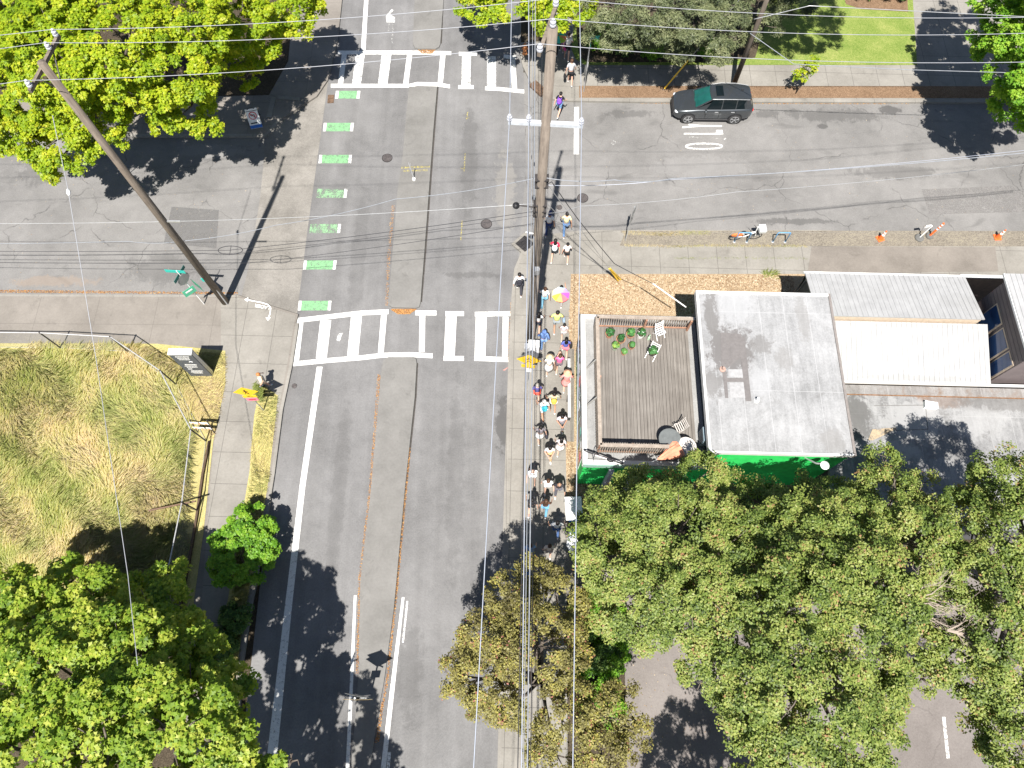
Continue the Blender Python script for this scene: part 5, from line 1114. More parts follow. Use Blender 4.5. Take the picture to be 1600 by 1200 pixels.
def person(px, py, face, label, top, bottom, hair='k', style='short', sleeve='s', legs='p', skin='l', h=1.68, stride=0.38, arms='walk', z=0.124, hat=None, wide=1.0, shoes=(0.6, 0.6, 0.6), bag=None):
    s = h / 1.70; r = random.Random(int(px * 7 + py)); ph = r.choice((-1, 1))
    o = thing('person', label, 'person', G(px, py, z), -R_(face))
    S_ = lambda v: tuple(Vector(v) * s)
    V, E_, Rr = [], [], []
    def add(v, rad, par=None):
        V.append(S_(v)); Rr.append(tuple(q * s for q in rad) if isinstance(rad, tuple) else rad * s)
        if par is not None: E_.append((par, len(V) - 1))
        return len(V) - 1
    lean = 0.03
    pel = add((0, 0, .93), (.135, .10)); sp1 = add((0, .01, 1.08), (.12, .09), pel); ch = add((0, lean, 1.27), (.145, .10), sp1); nk0 = add((0, lean, 1.41), (.075, .06), ch)
    nk = add((0, lean + .015, 1.47), .048, nk0); chin = add((0, lean + .035, 1.54), (.06, .065), nk); hd = add((0, lean + .03, 1.62), (.075, .088), chin); add((0, lean + .025, 1.675), (.05, .06), hd)
    add((0, lean + .125, 1.575), .011, chin)
    J = {}
    for sg in (-1, 1):
        a = stride * ph * sg
        hip = Vector((sg * .085, 0, .90)); kn = rotx((sg * .09, 0.015, .49), a, hip); an = rotx((sg * .09, -.01, .085), a, hip)
        if a < 0: an = rotx(an, -0.35, kn)
        h_ = add(hip, .085, pel); k_ = add(kn, .058, h_); a_ = add(an, .04, k_); t_ = add(an + Vector((0, .13, -.045)), (.035, .028), a_)
        J['hip', sg], J['kn', sg], J['an', sg] = hip, kn, an
        sh = Vector((sg * .165 * wide, lean, 1.385)); ab = .10 + .10 * (wide - 1) * 4
        el = Vector((sg * (.20 + ab * .5) * wide, lean - .02, 1.11)); wr = Vector((sg * (.21 + ab * .7) * wide, lean + .06, .88))
        if arms == 'walk': el = rotx(el, -a * .8, sh); wr = rotx(wr, -a * 1.0, sh)
        elif arms == 'phone': el = Vector((sg * .23, lean + .02, 1.12)); wr = Vector((sg * .07, lean + .30, 1.18))
        elif arms == 'up' and sg > 0: el = Vector((.25, .18, 1.28)); wr = Vector((.2, .30, 1.42))
        elif arms == 'out': el = Vector((sg * .31, lean - .02, 1.17)); wr = Vector((sg * .34, lean + .12, .97))
        s_ = add(sh, .052, nk0); e_ = add(el, .038, s_); w_ = add(wr, .026, e_)
        d = (wr - el).normalized(); pm = wr + d * .06; p_ = add(pm, (.034, .016), w_); side_v = Vector((0, 1, 0)) - d * d.y; side_v.normalize(); inw = d.cross(side_v) * sg
        for f, (off, ln) in enumerate(((.026, .068), (.009, .078), (-.009, .072), (-.026, .055))):
            b = pm + d * .035 + side_v * off; q = add(b + d * ln * .5 - inw * .008, .0085, p_); add(b + d * ln - inw * .024, .0075, q)
        q = add(pm + side_v * .042 - d * .005, .010, p_); add(pm + side_v * .055 + d * .035 - inw * .012, .008, q)
        J['sh', sg], J['el', sg], J['wr', sg] = sh, el, wr
    body = skin_mesh('body', V, E_, Rr, SK[skin], o, 1)
    # garments: the same skeleton, a little thicker
    def garment(name, chain, mt, sub=1):
        V, E_, Rr = [], [], []
        for v, rad, par in chain:
            V.append(S_(v)); Rr.append(tuple(q * s for q in rad) if isinstance(rad, tuple) else rad * s)
            if par is not None: E_.append((par, len(V) - 1))
        return skin_mesh(name, V, E_, Rr, mt, o, sub)
    k = wide
    chain = [((0, 0, .97), (.165 * k, .128), None), ((0, .01, 1.10), (.150 * k, .118), 0), ((0, lean, 1.27), (.172 * k, .122), 1), ((0, lean, 1.405), (.10, .078), 2)]
    for sg in (-1, 1):
        n = len(chain); sh, el, wr = J['sh', sg], J['el', sg], J['wr', sg]
        chain.append((sh, .068, 3)); chain.append((sh.lerp(el, .72 if sleeve == 's' else 1.0), .056, n))
        if sleeve == 'l': chain.append((el.lerp(wr, .92), .042, n + 1))
    garment('shirt', chain, cloth(top))
    if legs in 'ps':
        chain = [((0, 0, .95), (.155, .122), None)]
        for sg in (-1, 1):
            n = len(chain); hip, kn, an = J['hip', sg], J['kn', sg], J['an', sg]
            chain.append((hip, .102, 0)); chain.append((hip.lerp(kn, .75 if legs == 's' else 1.0), .082 if legs == 's' else .073, n))
            if legs == 'p': chain.append((kn.lerp(an, .95), .062, n + 1))
        garment('trousers' if legs == 'p' else 'shorts', chain, cloth(bottom))
    else:
        lo_ = .52 if legs == 'k' else .30
        mb = MB(); prof = [(.135, .98), (.15, .92), (.175, .8), (.21, .62), (.24, lo_), (.225, lo_)]
        rows = []
        for i, (rr, zz) in enumerate(prof): rows.append([(rr * 1.05 * math.cos(2 * math.pi * j / 18) * s, rr * .9 * math.sin(2 * math.pi * j / 18) * s * (1 + .08 * math.cos(5 * j + i)), zz * s) for j in range(18)])
        mb.add([q for w_ in rows for q in w_], [(i * 18 + j, i * 18 + (j + 1) % 18, (i + 1) * 18 + (j + 1) % 18, (i + 1) * 18 + j) for i in range(len(prof) - 1) for j in range(18)])
        mb.build('skirt', cloth(bottom), o, True)
    for sg in (-1, 1):
        an = J['an', sg]; MB().ball(Vector(S_(an)) + Vector((0, .06 * s, -.04 * s)), (.048 * s, .13 * s, .045 * s), 10, 6).build('shoe', M('shoe %.2f' % shoes[0], shoes, 0.6), o, True)
    mb = MB()
    for sg in (-1, 1): mb.ball(S_((sg * .030, lean + .108, 1.615)), .011 * s, 8, 5)
    mb.build('eyes', m_black, o)
    mb = MB()
    for sg in (-1, 1): mb.ball(S_((sg * .082, lean + .02, 1.60)), (.012 * s, .022 * s, .034 * s), 8, 5)
    mb.build('ears', SK[skin], o, True)
    hm = M('hair ' + hair, HAIRC[hair], 0.5, 0, 0.25, 20)
    if style != 'bald':
        mb = MB(); mb.ball(S_((0, lean + .008, 1.648)), (.098 * s, .112 * s, .095 * s), 14, 8)
        if style == 'long':
            mb.ball(S_((0, lean - .075, 1.50)), (.105 * s, .06 * s, .19 * s), 12, 7)
        elif style == 'bun': mb.ball(S_((0, lean - .10, 1.72)), .055 * s, 10, 6)
        elif style == 'tail': mb.tube([S_((0, lean - .10, 1.68)), S_((0, lean - .17, 1.60)), S_((0, lean - .15, 1.42))], [.03 * s, .035 * s, .012 * s], 8)
        mb.build('hair', hm, o, True)
    if hat:
        kind, hc = hat; hm2 = M('hat %.2f %.2f %.2f' % hc, hc, 0.9, 0, 0.12, 14); zt = 1.67
        if kind == 'brim': MB().lathe([(.20 * s, 0), (.205 * s, .012 * s), (.115 * s, .03 * s), (.11 * s, .10 * s), (.08 * s, .14 * s), (.01, .15 * s)], 20, S_((0, lean + .02, zt))).build('hat', hm2, o, True)
        elif kind == 'cap':
            mb = MB(); mb.ball(S_((0, lean + .015, zt - .01)), (.108 * s, .118 * s, .10 * s), 14, 8); mb.ball(S_((0, lean + .14, zt + .0)), (.08 * s, .09 * s, .012 * s), 12, 5); mb.build('cap', hm2, o, True)
        elif kind == 'hood':
            mb = MB(); mb.ball(S_((0, lean - .005, 1.635)), (.118 * s, .13 * s, .13 * s), 14, 8); mb.ball(S_((0, lean - .02, 1.48)), (.12 * s, .10 * s, .10 * s), 14, 8); mb.build('hood', hm2, o, True)
    Mw = Matrix.Translation(o.location) @ Matrix.Rotation(-R_(face), 4, 'Z')
    if bag:
        kind, bc, bl = bag; bm = M('bag %.2f %.2f %.2f' % bc, bc, 0.8, 0, 0.12, 8)
        if kind == 'pack':
            t = thing('backpack', bl, 'backpack', Mw @ Vector(S_((0, lean - .19, 1.22))), -R_(face)); MB().ball((0, 0, 0), (.155 * s, .10 * s, .225 * s), 14, 8).build('pack_body', bm, t, True); MB().ball((0, -.075 * s, -.07 * s), (.11 * s, .05 * s, .10 * s), 12, 6).build('pocket', bm, t, True)
            for sg in (-1, 1): MB().tube([S_((sg * .10, .05, .15)), S_((sg * .105, .16, .20)), S_((sg * .105, .31, .1)), S_((sg * .11, .30, -.06)), S_((sg * .13, .1, -.14))], .018 * s, 6).build('strap', bm, t, True)
        else:
            sg = 1 if kind == 'bagr' else -1; wr = J['wr', sg]
            t = thing('bag', bl, 'bag', Mw @ (Vector(S_(wr)) + Vector((sg * .03, 0, -.30 * s))), -R_(face)); MB().ball((0, 0, -.02), (.09, .19, .17), 12, 8).build('bag_body', bm, t, True); MB().tube([(0, -.09, .1), (0, -.05, .24), (0, .05, .24), (0, .09, .1)], .012, 6).build('handle', bm, t)
    return o
W, NV, JN, BK = (0.74, 0.74, 0.74), (0.03, 0.05, 0.13), (0.10, 0.18, 0.33), (0.018, 0.018, 0.02)
person(885.5, 91, 5, 'person in a white shirt and black shorts walking under the northern trees', W, BK, 'b', 'short', 's', 's', 'l', 1.75)
person(880.5, 88, 5, 'child in a purple and pink top beside the man under the northern trees', (0.35, 0.08, 0.45), (0.55, 0.06, 0.25), 'k', 'tail', 's', 's', 'm', 1.25)
person(872, 84, 5, 'person under a green umbrella behind the tall pole', (0.3, 0.3, 0.32), BK, 'k', 'short', 's', 'p', 'm', 1.65, .3, 'up')
person(890, 131, 0, 'person in a pale grey shirt and dark shorts at the northern corner', (0.55, 0.55, 0.58), BK, 'b', 'short', 's', 's', 'l', 1.76, .2, bag=('bagl', BK, 'black shoulder bag of the person in the pale grey shirt'))
person(873, 179, 22, 'person in black top and denim shorts crossing the side street', BK, (0.14, 0.25, 0.42), 'k', 'short', 's', 's', 'l', 1.66, .5, z=0.0, bag=('pack', (0.22, 0.08, 0.55), 'purple backpack on the person crossing the side street'))
person(856.5, 364, 8, 'person in navy cap, white shirt and jeans beside the pole shadow', W, NV, 'k', 'short', 's', 'p', 'm', 1.72, .3, z=0.0, hat=('cap', (0.06, 0.07, 0.16)))
person(882.5, 364, 0, 'person in a pale yellow shirt and jeans stepping onto the kerb', (0.70, 0.64, 0.38), JN, 'k', 'short', 's', 'p', 'm', 1.74, .45, z=0.0)
person(865, 403, 8, 'person with long black hair in a red shirt and black shorts', (0.66, 0.03, 0.08), BK, 'k', 'long', 's', 's', 'l', 1.66, .42, bag=('pack', (0.68, 0.78, 0.80), 'pale blue white backpack on the person in red'))
person(884, 406, 4, 'short person in white shirt and black shorts beside the red shirt', W, BK, 'k', 'short', 's', 's', 'l', 1.5, .3)
person(811, 456, 0, 'person in white top and charcoal trousers alone at the eastern kerb', W, (0.05, 0.05, 0.06), 'k', 'short', 'l', 'p', 'l', 1.74, .3, bag=('pack', (0.03, 0.03, 0.04), 'black strapped backpack on the person at the kerb'))
person(849.5, 476, 6, 'person in white top and light blue jeans left of the rainbow umbrella', W, (0.16, 0.34, 0.46), 'b', 'bun', 's', 'p', 'l', 1.64, .4)
person(874, 473, 4, 'person hidden beneath the rainbow umbrella', (0.35, 0.33, 0.33), (0.3, 0.28, 0.28), 'k', 'short', 's', 'p', 'm', 1.62, .3, 'up')
person(868, 513, 0, 'person in a lime yellow shirt and grey shorts with arms held wide', (0.60, 0.72, 0.22), (0.22, 0.25, 0.27), 'k', 'short', 's', 's', 'm', 1.72, .35, 'out', wide=1.1, bag=('bagr', (0.25, 0.33, 0.42), 'blue grey bag hanging from the lime shirted person'))
person(840, 514, 5, 'person with long black hair, white top and black shorts by the pole', W, (0.02, 0.025, 0.04), 'k', 'long', 's', 's', 'l', 1.62, .4)
person(879, 527, 0, 'small person in a pale pink shirt at the bark edge', (0.72, 0.58, 0.62), (0.4, 0.36, 0.36), 'k', 'short', 's', 's', 'l', 1.36, .3)
person(848, 541, 0, 'person wholly in blue with a blue hood', (0.14, 0.24, 0.50), (0.16, 0.28, 0.52), 'k', 'short', 'l', 'p', 'l', 1.66, .25, hat=('hood', (0.14, 0.24, 0.52)))
person(881.5, 553, 0, 'person with long dark hair in a blue, white and red top', (0.10, 0.13, 0.42), (0.62, 0.15, 0.20), 'k', 'long', 's', 's', 'l', 1.6, .3, bag=('bagr', BK, 'black bag beside the person in the blue and red top'))
person(856.5, 580, 0, 'person in a straw hat and long white dress', (0.74, 0.72, 0.66), W, 'b', 'short', 's', 'd', 'l', 1.64, .2, hat=('brim', (0.60, 0.47, 0.31)), bag=('bagr', (0.16, 0.11, 0.08), 'small brown bag by the white dress'))
person(872, 577, 4, 'brown haired person in a pink shirt with bare legs', (0.74, 0.14, 0.32), (0.10, 0.08, 0.10), 'b', 'short', 's', 's', 'l', 1.6, .25, 'phone')
person(883, 604, 2, 'person in an orange hat and loose salmon pink dress', (0.78, 0.30, 0.28), (0.78, 0.30, 0.28), 'o', 'short', 's', 'k', 'l', 1.66, .3, 'out', hat=('brim', (0.66, 0.38, 0.24)), wide=1.05)
person(838, 622, 0, 'grey haired person in an indigo shirt and red shorts', (0.10, 0.09, 0.26), (0.62, 0.09, 0.06), 'g', 'short', 's', 's', 'l', 1.66, .25)
person(848, 647, -10, 'person in white clothes with bare calves carrying a teal pack', W, (0.70, 0.70, 0.70), 'w', 'short', 's', 's', 'm', 1.7, .5, bag=('pack', (0.05, 0.42, 0.55), 'teal backpack on the person in white'))
person(863, 636, 0, 'broad person in a khaki yellow shirt with bent arms', (0.36, 0.36, 0.28), (0.62, 0.64, 0.68), 'k', 'short', 's', 's', 'm', 1.74, .3, 'out', wide=1.05, bag=('pack', (0.55, 0.42, 0.08), 'mustard yellow pack on the broad khaki person'))
person(875, 667, 178, 'dark haired person facing south in a pale pink shirt and grey apron', (0.70, 0.60, 0.64), (0.14, 0.14, 0.16), 'k', 'short', 's', 'p', 'm', 1.72, .3, 'phone', wide=1.05)
person(843, 685, -6, 'person in black and white with a grey scarf', (0.22, 0.20, 0.22), (0.66, 0.66, 0.66), 'k', 'bun', 's', 'k', 'l', 1.64, .3, bag=('bagr', (0.03, 0.03, 0.035), 'black bag of the person with the grey scarf'))
person(856.5, 714, 178, 'person facing south in white shirt and tan trousers', (0.68, 0.68, 0.68), (0.58, 0.36, 0.18), 'k', 'short', 's', 'p', 'l', 1.7, .3, 'phone')
person(874, 703, 4, 'person with long black hair in a white dress', (0.74, 0.66, 0.66), (0.74, 0.68, 0.68), 'k', 'long', 's', 'k', 'l', 1.62, .3)
person(831, 748, 176, 'person in loose white shirt and shorts with a bald head by the cables', W, W, 'k', 'bald', 's', 's', 'l', 1.7, .4, shoes=(0.03, 0.03, 0.03))
person(854, 763, 180, 'brown haired person in white shirt carrying a folded blue cloth', W, (0.55, 0.55, 0.55), 'b', 'short', 's', 's', 'l', 1.66, .3)
person(870.5, 768, 182, 'balding person in black shirt and grey trousers', (0.03, 0.03, 0.035), (0.10, 0.10, 0.12), 'k', 'bald', 'l', 'p', 'm', 1.72, .3)
person(830, 794, 6, 'person dressed all in black with bare calves', (0.025, 0.025, 0.03), BK, 'k', 'short', 's', 's', 'l', 1.66, .45, shoes=W)
person(850.5, 796, 8, 'person with long brown hair, brown top and blue jeans', (0.10, 0.05, 0.035), (0.13, 0.32, 0.50), 'b', 'long', 's', 'p', 'l', 1.64, .4)
person(867.5, 829, 0, 'dark haired person in a bright white shirt and navy jeans', W, (0.06, 0.11, 0.24), 'k', 'short', 's', 'p', 'm', 1.74, .3, 'out')
person(827, 863, 0, 'person in a blue shirt at the edge of the tree shade', (0.22, 0.36, 0.58), (0.3, 0.4, 0.55), 'b', 'short', 's', 's', 'l', 1.7, .25)
person(856, 863, 0, 'person in a cream top standing at the tree shadow tip', (0.72, 0.60, 0.50), (0.5, 0.4, 0.35), 'b', 'short', 's', 's', 'l', 1.62, .2)
person(868, 917, 0, 'pale haired person in grey under the brown tree', (0.45, 0.45, 0.48), (0.2, 0.2, 0.22), 'w', 'short', 's', 'p', 'l', 1.7, .25)
person(818, 902, 0, 'person in a blue jacket in the brown tree shade near the kerb', (0.05, 0.16, 0.36), NV, 'k', 'short', 'l', 'p', 'l', 1.7, .3)
person(805, 893, 0, 'smaller person in lighter blue in the brown tree shade', (0.15, 0.33, 0.55), NV, 'k', 'short', 's', 'p', 'l', 1.45, .3)
person(417, 603, 60, 'orange haired person in cream clothes on the western verge', (0.72, 0.58, 0.40), (0.70, 0.60, 0.46), 'o', 'short', 's', 's', 'l', 1.5, .2, 'out')
parasol('umbrella', 'rainbow umbrella with wedge shaped colours over the bark edge', 'umbrella', G(876, 461, 1.86), 0.44, 0.06, [cl('lilac', (0.45, 0.36, 0.72)), cl('sky', (0.55, 0.70, 0.82)), cl('white', (0.78, 0.78, 0.78)), cl('pale yellow', (0.75, 0.78, 0.40)), cl('yellow', (0.76, 0.78, 0.05)), cl('orange', (0.82, 0.28, 0.10)), cl('rose', (0.80, 0.14, 0.16)), cl('pink', (0.80, 0.10, 0.48))], 8, 0.14, False)
parasol('umbrella', 'green umbrella held behind the top of the tall pole', 'umbrella', G(873, 60, 1.86), 0.46, 0.06, [cl('green', (0.04, 0.55, 0.22)), cl('teal', (0.05, 0.50, 0.42)), cl('lime', (0.40, 0.55, 0.05)), cl('orange', (0.82, 0.28, 0.10))], 8, 0.14, False)

# ------------------------------------------------------------------ trees
def scale_at(p):
    c = RM.T @ (np.array(p, float) - np.array([0, 0, H])); return F / c[2]
def crown_mesh(name, lobes, parent, mt, seed, size, shape, per, cr, fill=0.12, flat=0.85, tint=(0.25, 0.8), up=0.9, gap=-0.75, lump=1.3):
    g = np.random.default_rng(seed); L = [(np.array(c, float), r) for c, r in lobes]; P_, N_, T_, S_ = [], [], [], []
    kv = g.normal(size=(7, 3)); kv /= np.linalg.norm(kv, axis=1, keepdims=True); kv *= g.uniform(0.7, 1.6, (7, 1)) * 2 * math.pi / lump; kp = g.uniform(0, 6.28, 7)
    nf = lambda p: np.sin(p @ kv.T + kp).sum(1) / 1.87
    for c, r in L:
        n = max(6, int(4 * math.pi * r * r * 0.62 / (cr * cr * 1.25)))
        d = g.normal(size=(n * 2, 3)); d /= np.linalg.norm(d, axis=1, keepdims=True); d = d[d[:, 2] > -0.45][:n]
        rad = r * g.uniform(0.78, 1.08, (len(d), 1)) * (1 + .10 * nf(c + d * r))[:, None]; cc = c + d * rad * np.array([1, 1, flat])
        keep = nf(cc) > gap
        for c2, r2 in L:
            if r2 == r and np.allclose(c2, c): continue
            keep &= np.linalg.norm((cc - c2) / np.array([1, 1, flat]), axis=1) > r2 * 0.72
        cc, d = cc[keep], d[keep]
        for q, dd in zip(cc, d):
            k = int(per * g.uniform(0.6, 1.2)); rr = cr * g.uniform(0.6, 1.25)
            e = g.normal(size=(k, 3)); e /= np.linalg.norm(e, axis=1, keepdims=True); e += 0.45 * dd + np.array([0, 0, 0.35]); e /= np.linalg.norm(e, axis=1, keepdims=True)
            u = g.random((k, 1)) ** 0.6
            P_.append(q + e * rr * u * np.array([1, 1, 0.75])); N_.append(e * 0.35 + np.array([0, 0, up]) + 0.2 * dd + g.normal(scale=0.36, size=(k, 3)))
            T_.append(np.clip(g.normal(g.uniform(*tint), 0.16, k), 0, 1)); S_.append(size * g.uniform(0.65, 1.25, k))
        n = int(fill * 4 * r * r * r / (size * size) * 0.12)
        if n:
            e = g.normal(size=(n, 3)); e /= np.linalg.norm(e, axis=1, keepdims=True)
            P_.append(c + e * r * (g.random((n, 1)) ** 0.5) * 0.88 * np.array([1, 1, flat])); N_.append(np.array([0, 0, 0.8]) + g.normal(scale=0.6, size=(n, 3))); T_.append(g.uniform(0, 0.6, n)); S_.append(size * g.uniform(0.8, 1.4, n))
    P_, N_, T_, S_ = map(np.concatenate, (P_, N_, T_, S_))
    print(name, len(P_)); return leaf_obj(name, P_, N_, S_, T_, mt, parent, shape)
m_barkt = wood('tree bark', (0.07, 0.055, 0.045), (0.18, 0.15, 0.125), (3, 3, 1)); m_barkg = wood('grey tree bark', (0.16, 0.145, 0.13), (0.34, 0.31, 0.28), (3, 3, 1))
def tree(name, label, base, lobes_px, mt, seed, size=0.16, shape='kite', per=110, cr=0.5, trunk_r=0.22, cat='tree', group=None, bark=None, extra_world=(), fork=0.4, **kw):
    base = Vector(base); o = thing(name, label, cat, base, 0, group); g = random.Random(seed)
    lobes = [(G(x, y, z) - base, rp / scale_at(G(x, y, z))) for x, y, rp, z in lobes_px] + [(Vector(c) - base, r) for c, r in extra_world]
    crown_mesh('crown', lobes, o, mt, seed, size, shape, per, cr, **kw)
    top = sum((c for c, r in lobes), Vector()) / len(lobes); fk = Vector((top.x * .25, top.y * .25, top.z * fork))
    mb = MB(); mb.tube([(0, 0, -0.1), fk * 0.5 + Vector((g.uniform(-.1, .1), g.uniform(-.1, .1), 0)), fk], [trunk_r * 1.15, trunk_r * .9, trunk_r * .75], 10)
    for c, r in lobes:
        m1 = fk.lerp(c, .5) + Vector((g.uniform(-.3, .3), g.uniform(-.3, .3), g.uniform(0, .4)))
        mb.tube([fk, m1, c], [trunk_r * .5, trunk_r * .3, trunk_r * .14], 7)
        for k in range(5):
            e = Vector((g.gauss(0, 1), g.gauss(0, 1), abs(g.gauss(0, .7)))).normalized() * r * .95
            mb.tube([c, c + e * .5 + Vector((g.uniform(-.15, .15), g.uniform(-.15, .15), .05)), c + e], [trunk_r * .14, trunk_r * .08, .012], 5)
    mb.build('trunk', bark or m_barkt, o, True); return o
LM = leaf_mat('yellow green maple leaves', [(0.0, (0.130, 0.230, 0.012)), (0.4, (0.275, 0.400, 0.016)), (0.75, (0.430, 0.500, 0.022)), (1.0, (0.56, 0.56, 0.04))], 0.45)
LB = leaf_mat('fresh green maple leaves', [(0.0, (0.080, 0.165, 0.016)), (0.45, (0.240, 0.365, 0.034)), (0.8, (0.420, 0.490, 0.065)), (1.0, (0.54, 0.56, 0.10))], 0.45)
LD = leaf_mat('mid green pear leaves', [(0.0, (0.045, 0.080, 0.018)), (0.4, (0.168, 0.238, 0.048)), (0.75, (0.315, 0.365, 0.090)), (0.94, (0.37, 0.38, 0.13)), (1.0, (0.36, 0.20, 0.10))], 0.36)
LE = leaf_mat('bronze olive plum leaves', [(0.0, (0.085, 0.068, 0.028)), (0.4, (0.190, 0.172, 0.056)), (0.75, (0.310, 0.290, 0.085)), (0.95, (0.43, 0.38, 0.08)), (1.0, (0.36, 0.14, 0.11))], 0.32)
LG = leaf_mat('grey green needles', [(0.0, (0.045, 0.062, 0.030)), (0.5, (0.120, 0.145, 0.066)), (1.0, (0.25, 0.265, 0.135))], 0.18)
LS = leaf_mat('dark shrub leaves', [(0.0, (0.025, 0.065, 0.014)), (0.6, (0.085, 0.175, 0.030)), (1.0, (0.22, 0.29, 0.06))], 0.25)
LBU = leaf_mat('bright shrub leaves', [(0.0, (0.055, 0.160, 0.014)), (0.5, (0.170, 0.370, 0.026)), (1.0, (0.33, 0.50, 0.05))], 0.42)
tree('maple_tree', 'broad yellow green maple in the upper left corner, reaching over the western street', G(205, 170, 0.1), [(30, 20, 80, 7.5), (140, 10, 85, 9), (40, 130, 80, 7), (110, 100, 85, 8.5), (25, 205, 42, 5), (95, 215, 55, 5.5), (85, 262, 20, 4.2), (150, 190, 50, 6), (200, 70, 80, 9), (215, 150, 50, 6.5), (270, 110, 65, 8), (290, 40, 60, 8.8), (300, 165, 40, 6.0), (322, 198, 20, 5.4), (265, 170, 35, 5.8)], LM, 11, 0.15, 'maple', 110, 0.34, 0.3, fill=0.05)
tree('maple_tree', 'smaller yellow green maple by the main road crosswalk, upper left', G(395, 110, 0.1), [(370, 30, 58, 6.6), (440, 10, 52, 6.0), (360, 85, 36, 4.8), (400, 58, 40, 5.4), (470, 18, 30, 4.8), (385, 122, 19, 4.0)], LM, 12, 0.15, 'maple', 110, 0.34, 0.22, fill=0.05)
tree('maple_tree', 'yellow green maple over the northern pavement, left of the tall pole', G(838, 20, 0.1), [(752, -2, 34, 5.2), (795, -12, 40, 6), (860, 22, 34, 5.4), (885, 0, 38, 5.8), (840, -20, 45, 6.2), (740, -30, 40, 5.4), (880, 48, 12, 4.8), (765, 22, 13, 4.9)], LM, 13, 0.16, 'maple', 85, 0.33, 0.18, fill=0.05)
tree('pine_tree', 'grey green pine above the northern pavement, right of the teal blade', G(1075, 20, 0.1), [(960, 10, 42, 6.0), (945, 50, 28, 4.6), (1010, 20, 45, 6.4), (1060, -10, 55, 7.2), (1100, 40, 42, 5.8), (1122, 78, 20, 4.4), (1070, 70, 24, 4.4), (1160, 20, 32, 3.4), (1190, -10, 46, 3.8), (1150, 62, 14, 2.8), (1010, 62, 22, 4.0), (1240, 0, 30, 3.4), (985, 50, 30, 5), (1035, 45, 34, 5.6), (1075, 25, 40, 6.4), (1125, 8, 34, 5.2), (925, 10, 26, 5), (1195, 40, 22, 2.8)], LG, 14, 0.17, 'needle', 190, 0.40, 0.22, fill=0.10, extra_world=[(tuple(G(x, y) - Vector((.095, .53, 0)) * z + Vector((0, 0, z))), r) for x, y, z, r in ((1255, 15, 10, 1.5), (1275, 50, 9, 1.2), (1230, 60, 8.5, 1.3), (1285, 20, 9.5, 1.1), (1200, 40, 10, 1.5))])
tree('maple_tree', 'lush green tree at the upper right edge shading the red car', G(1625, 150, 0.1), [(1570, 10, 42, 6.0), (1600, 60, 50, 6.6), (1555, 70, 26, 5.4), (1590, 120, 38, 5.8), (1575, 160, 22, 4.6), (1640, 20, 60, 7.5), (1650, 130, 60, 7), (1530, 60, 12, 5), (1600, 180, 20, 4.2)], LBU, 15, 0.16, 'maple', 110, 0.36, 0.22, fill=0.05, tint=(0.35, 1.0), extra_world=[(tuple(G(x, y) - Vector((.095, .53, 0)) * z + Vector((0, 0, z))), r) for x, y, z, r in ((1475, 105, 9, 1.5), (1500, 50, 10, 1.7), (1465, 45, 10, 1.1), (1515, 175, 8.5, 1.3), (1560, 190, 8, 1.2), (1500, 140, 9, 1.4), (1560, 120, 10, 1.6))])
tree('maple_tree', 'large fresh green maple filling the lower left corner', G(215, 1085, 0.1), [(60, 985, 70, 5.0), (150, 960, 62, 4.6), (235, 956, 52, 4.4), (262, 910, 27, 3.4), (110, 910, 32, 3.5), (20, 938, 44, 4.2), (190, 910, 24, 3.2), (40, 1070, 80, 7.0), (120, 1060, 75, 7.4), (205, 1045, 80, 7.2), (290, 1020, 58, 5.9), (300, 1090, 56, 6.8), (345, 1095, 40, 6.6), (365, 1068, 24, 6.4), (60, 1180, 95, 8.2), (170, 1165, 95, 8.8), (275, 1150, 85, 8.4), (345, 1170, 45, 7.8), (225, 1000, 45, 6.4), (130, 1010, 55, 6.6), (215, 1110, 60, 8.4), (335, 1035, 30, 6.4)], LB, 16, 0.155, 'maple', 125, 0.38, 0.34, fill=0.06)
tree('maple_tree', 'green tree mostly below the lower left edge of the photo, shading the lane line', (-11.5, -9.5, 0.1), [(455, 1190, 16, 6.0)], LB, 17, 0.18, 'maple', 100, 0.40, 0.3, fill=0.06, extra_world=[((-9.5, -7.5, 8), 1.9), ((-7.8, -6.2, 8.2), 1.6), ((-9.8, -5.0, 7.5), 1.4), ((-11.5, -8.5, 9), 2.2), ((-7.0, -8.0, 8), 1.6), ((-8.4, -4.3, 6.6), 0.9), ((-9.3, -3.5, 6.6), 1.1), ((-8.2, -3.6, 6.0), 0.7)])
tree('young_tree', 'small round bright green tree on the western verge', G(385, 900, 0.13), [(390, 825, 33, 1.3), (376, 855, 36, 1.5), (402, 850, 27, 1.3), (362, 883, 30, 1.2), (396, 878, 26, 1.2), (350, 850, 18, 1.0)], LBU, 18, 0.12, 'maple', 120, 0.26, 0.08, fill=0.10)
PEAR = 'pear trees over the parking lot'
tree('pear_tree', 'mid green pear tree between the shop deck and the pavement plaza', G(1010, 905, 0.1), [(955, 815, 52, 5.4), (1010, 788, 48, 5.2), (1088, 752, 42, 5.4), (1050, 840, 82, 7.4), (950, 870, 50, 6.8), (1000, 930, 62, 7.4), (1085, 930, 75, 8.4), (960, 945, 40, 6.2), (1120, 855, 68, 7.2), (930, 820, 26, 6), (1010, 985, 30, 6.4)], LD, 21, 0.095, 'kite', 165, 0.36, 0.26, group=PEAR, fill=0.13, gap=-1.0)
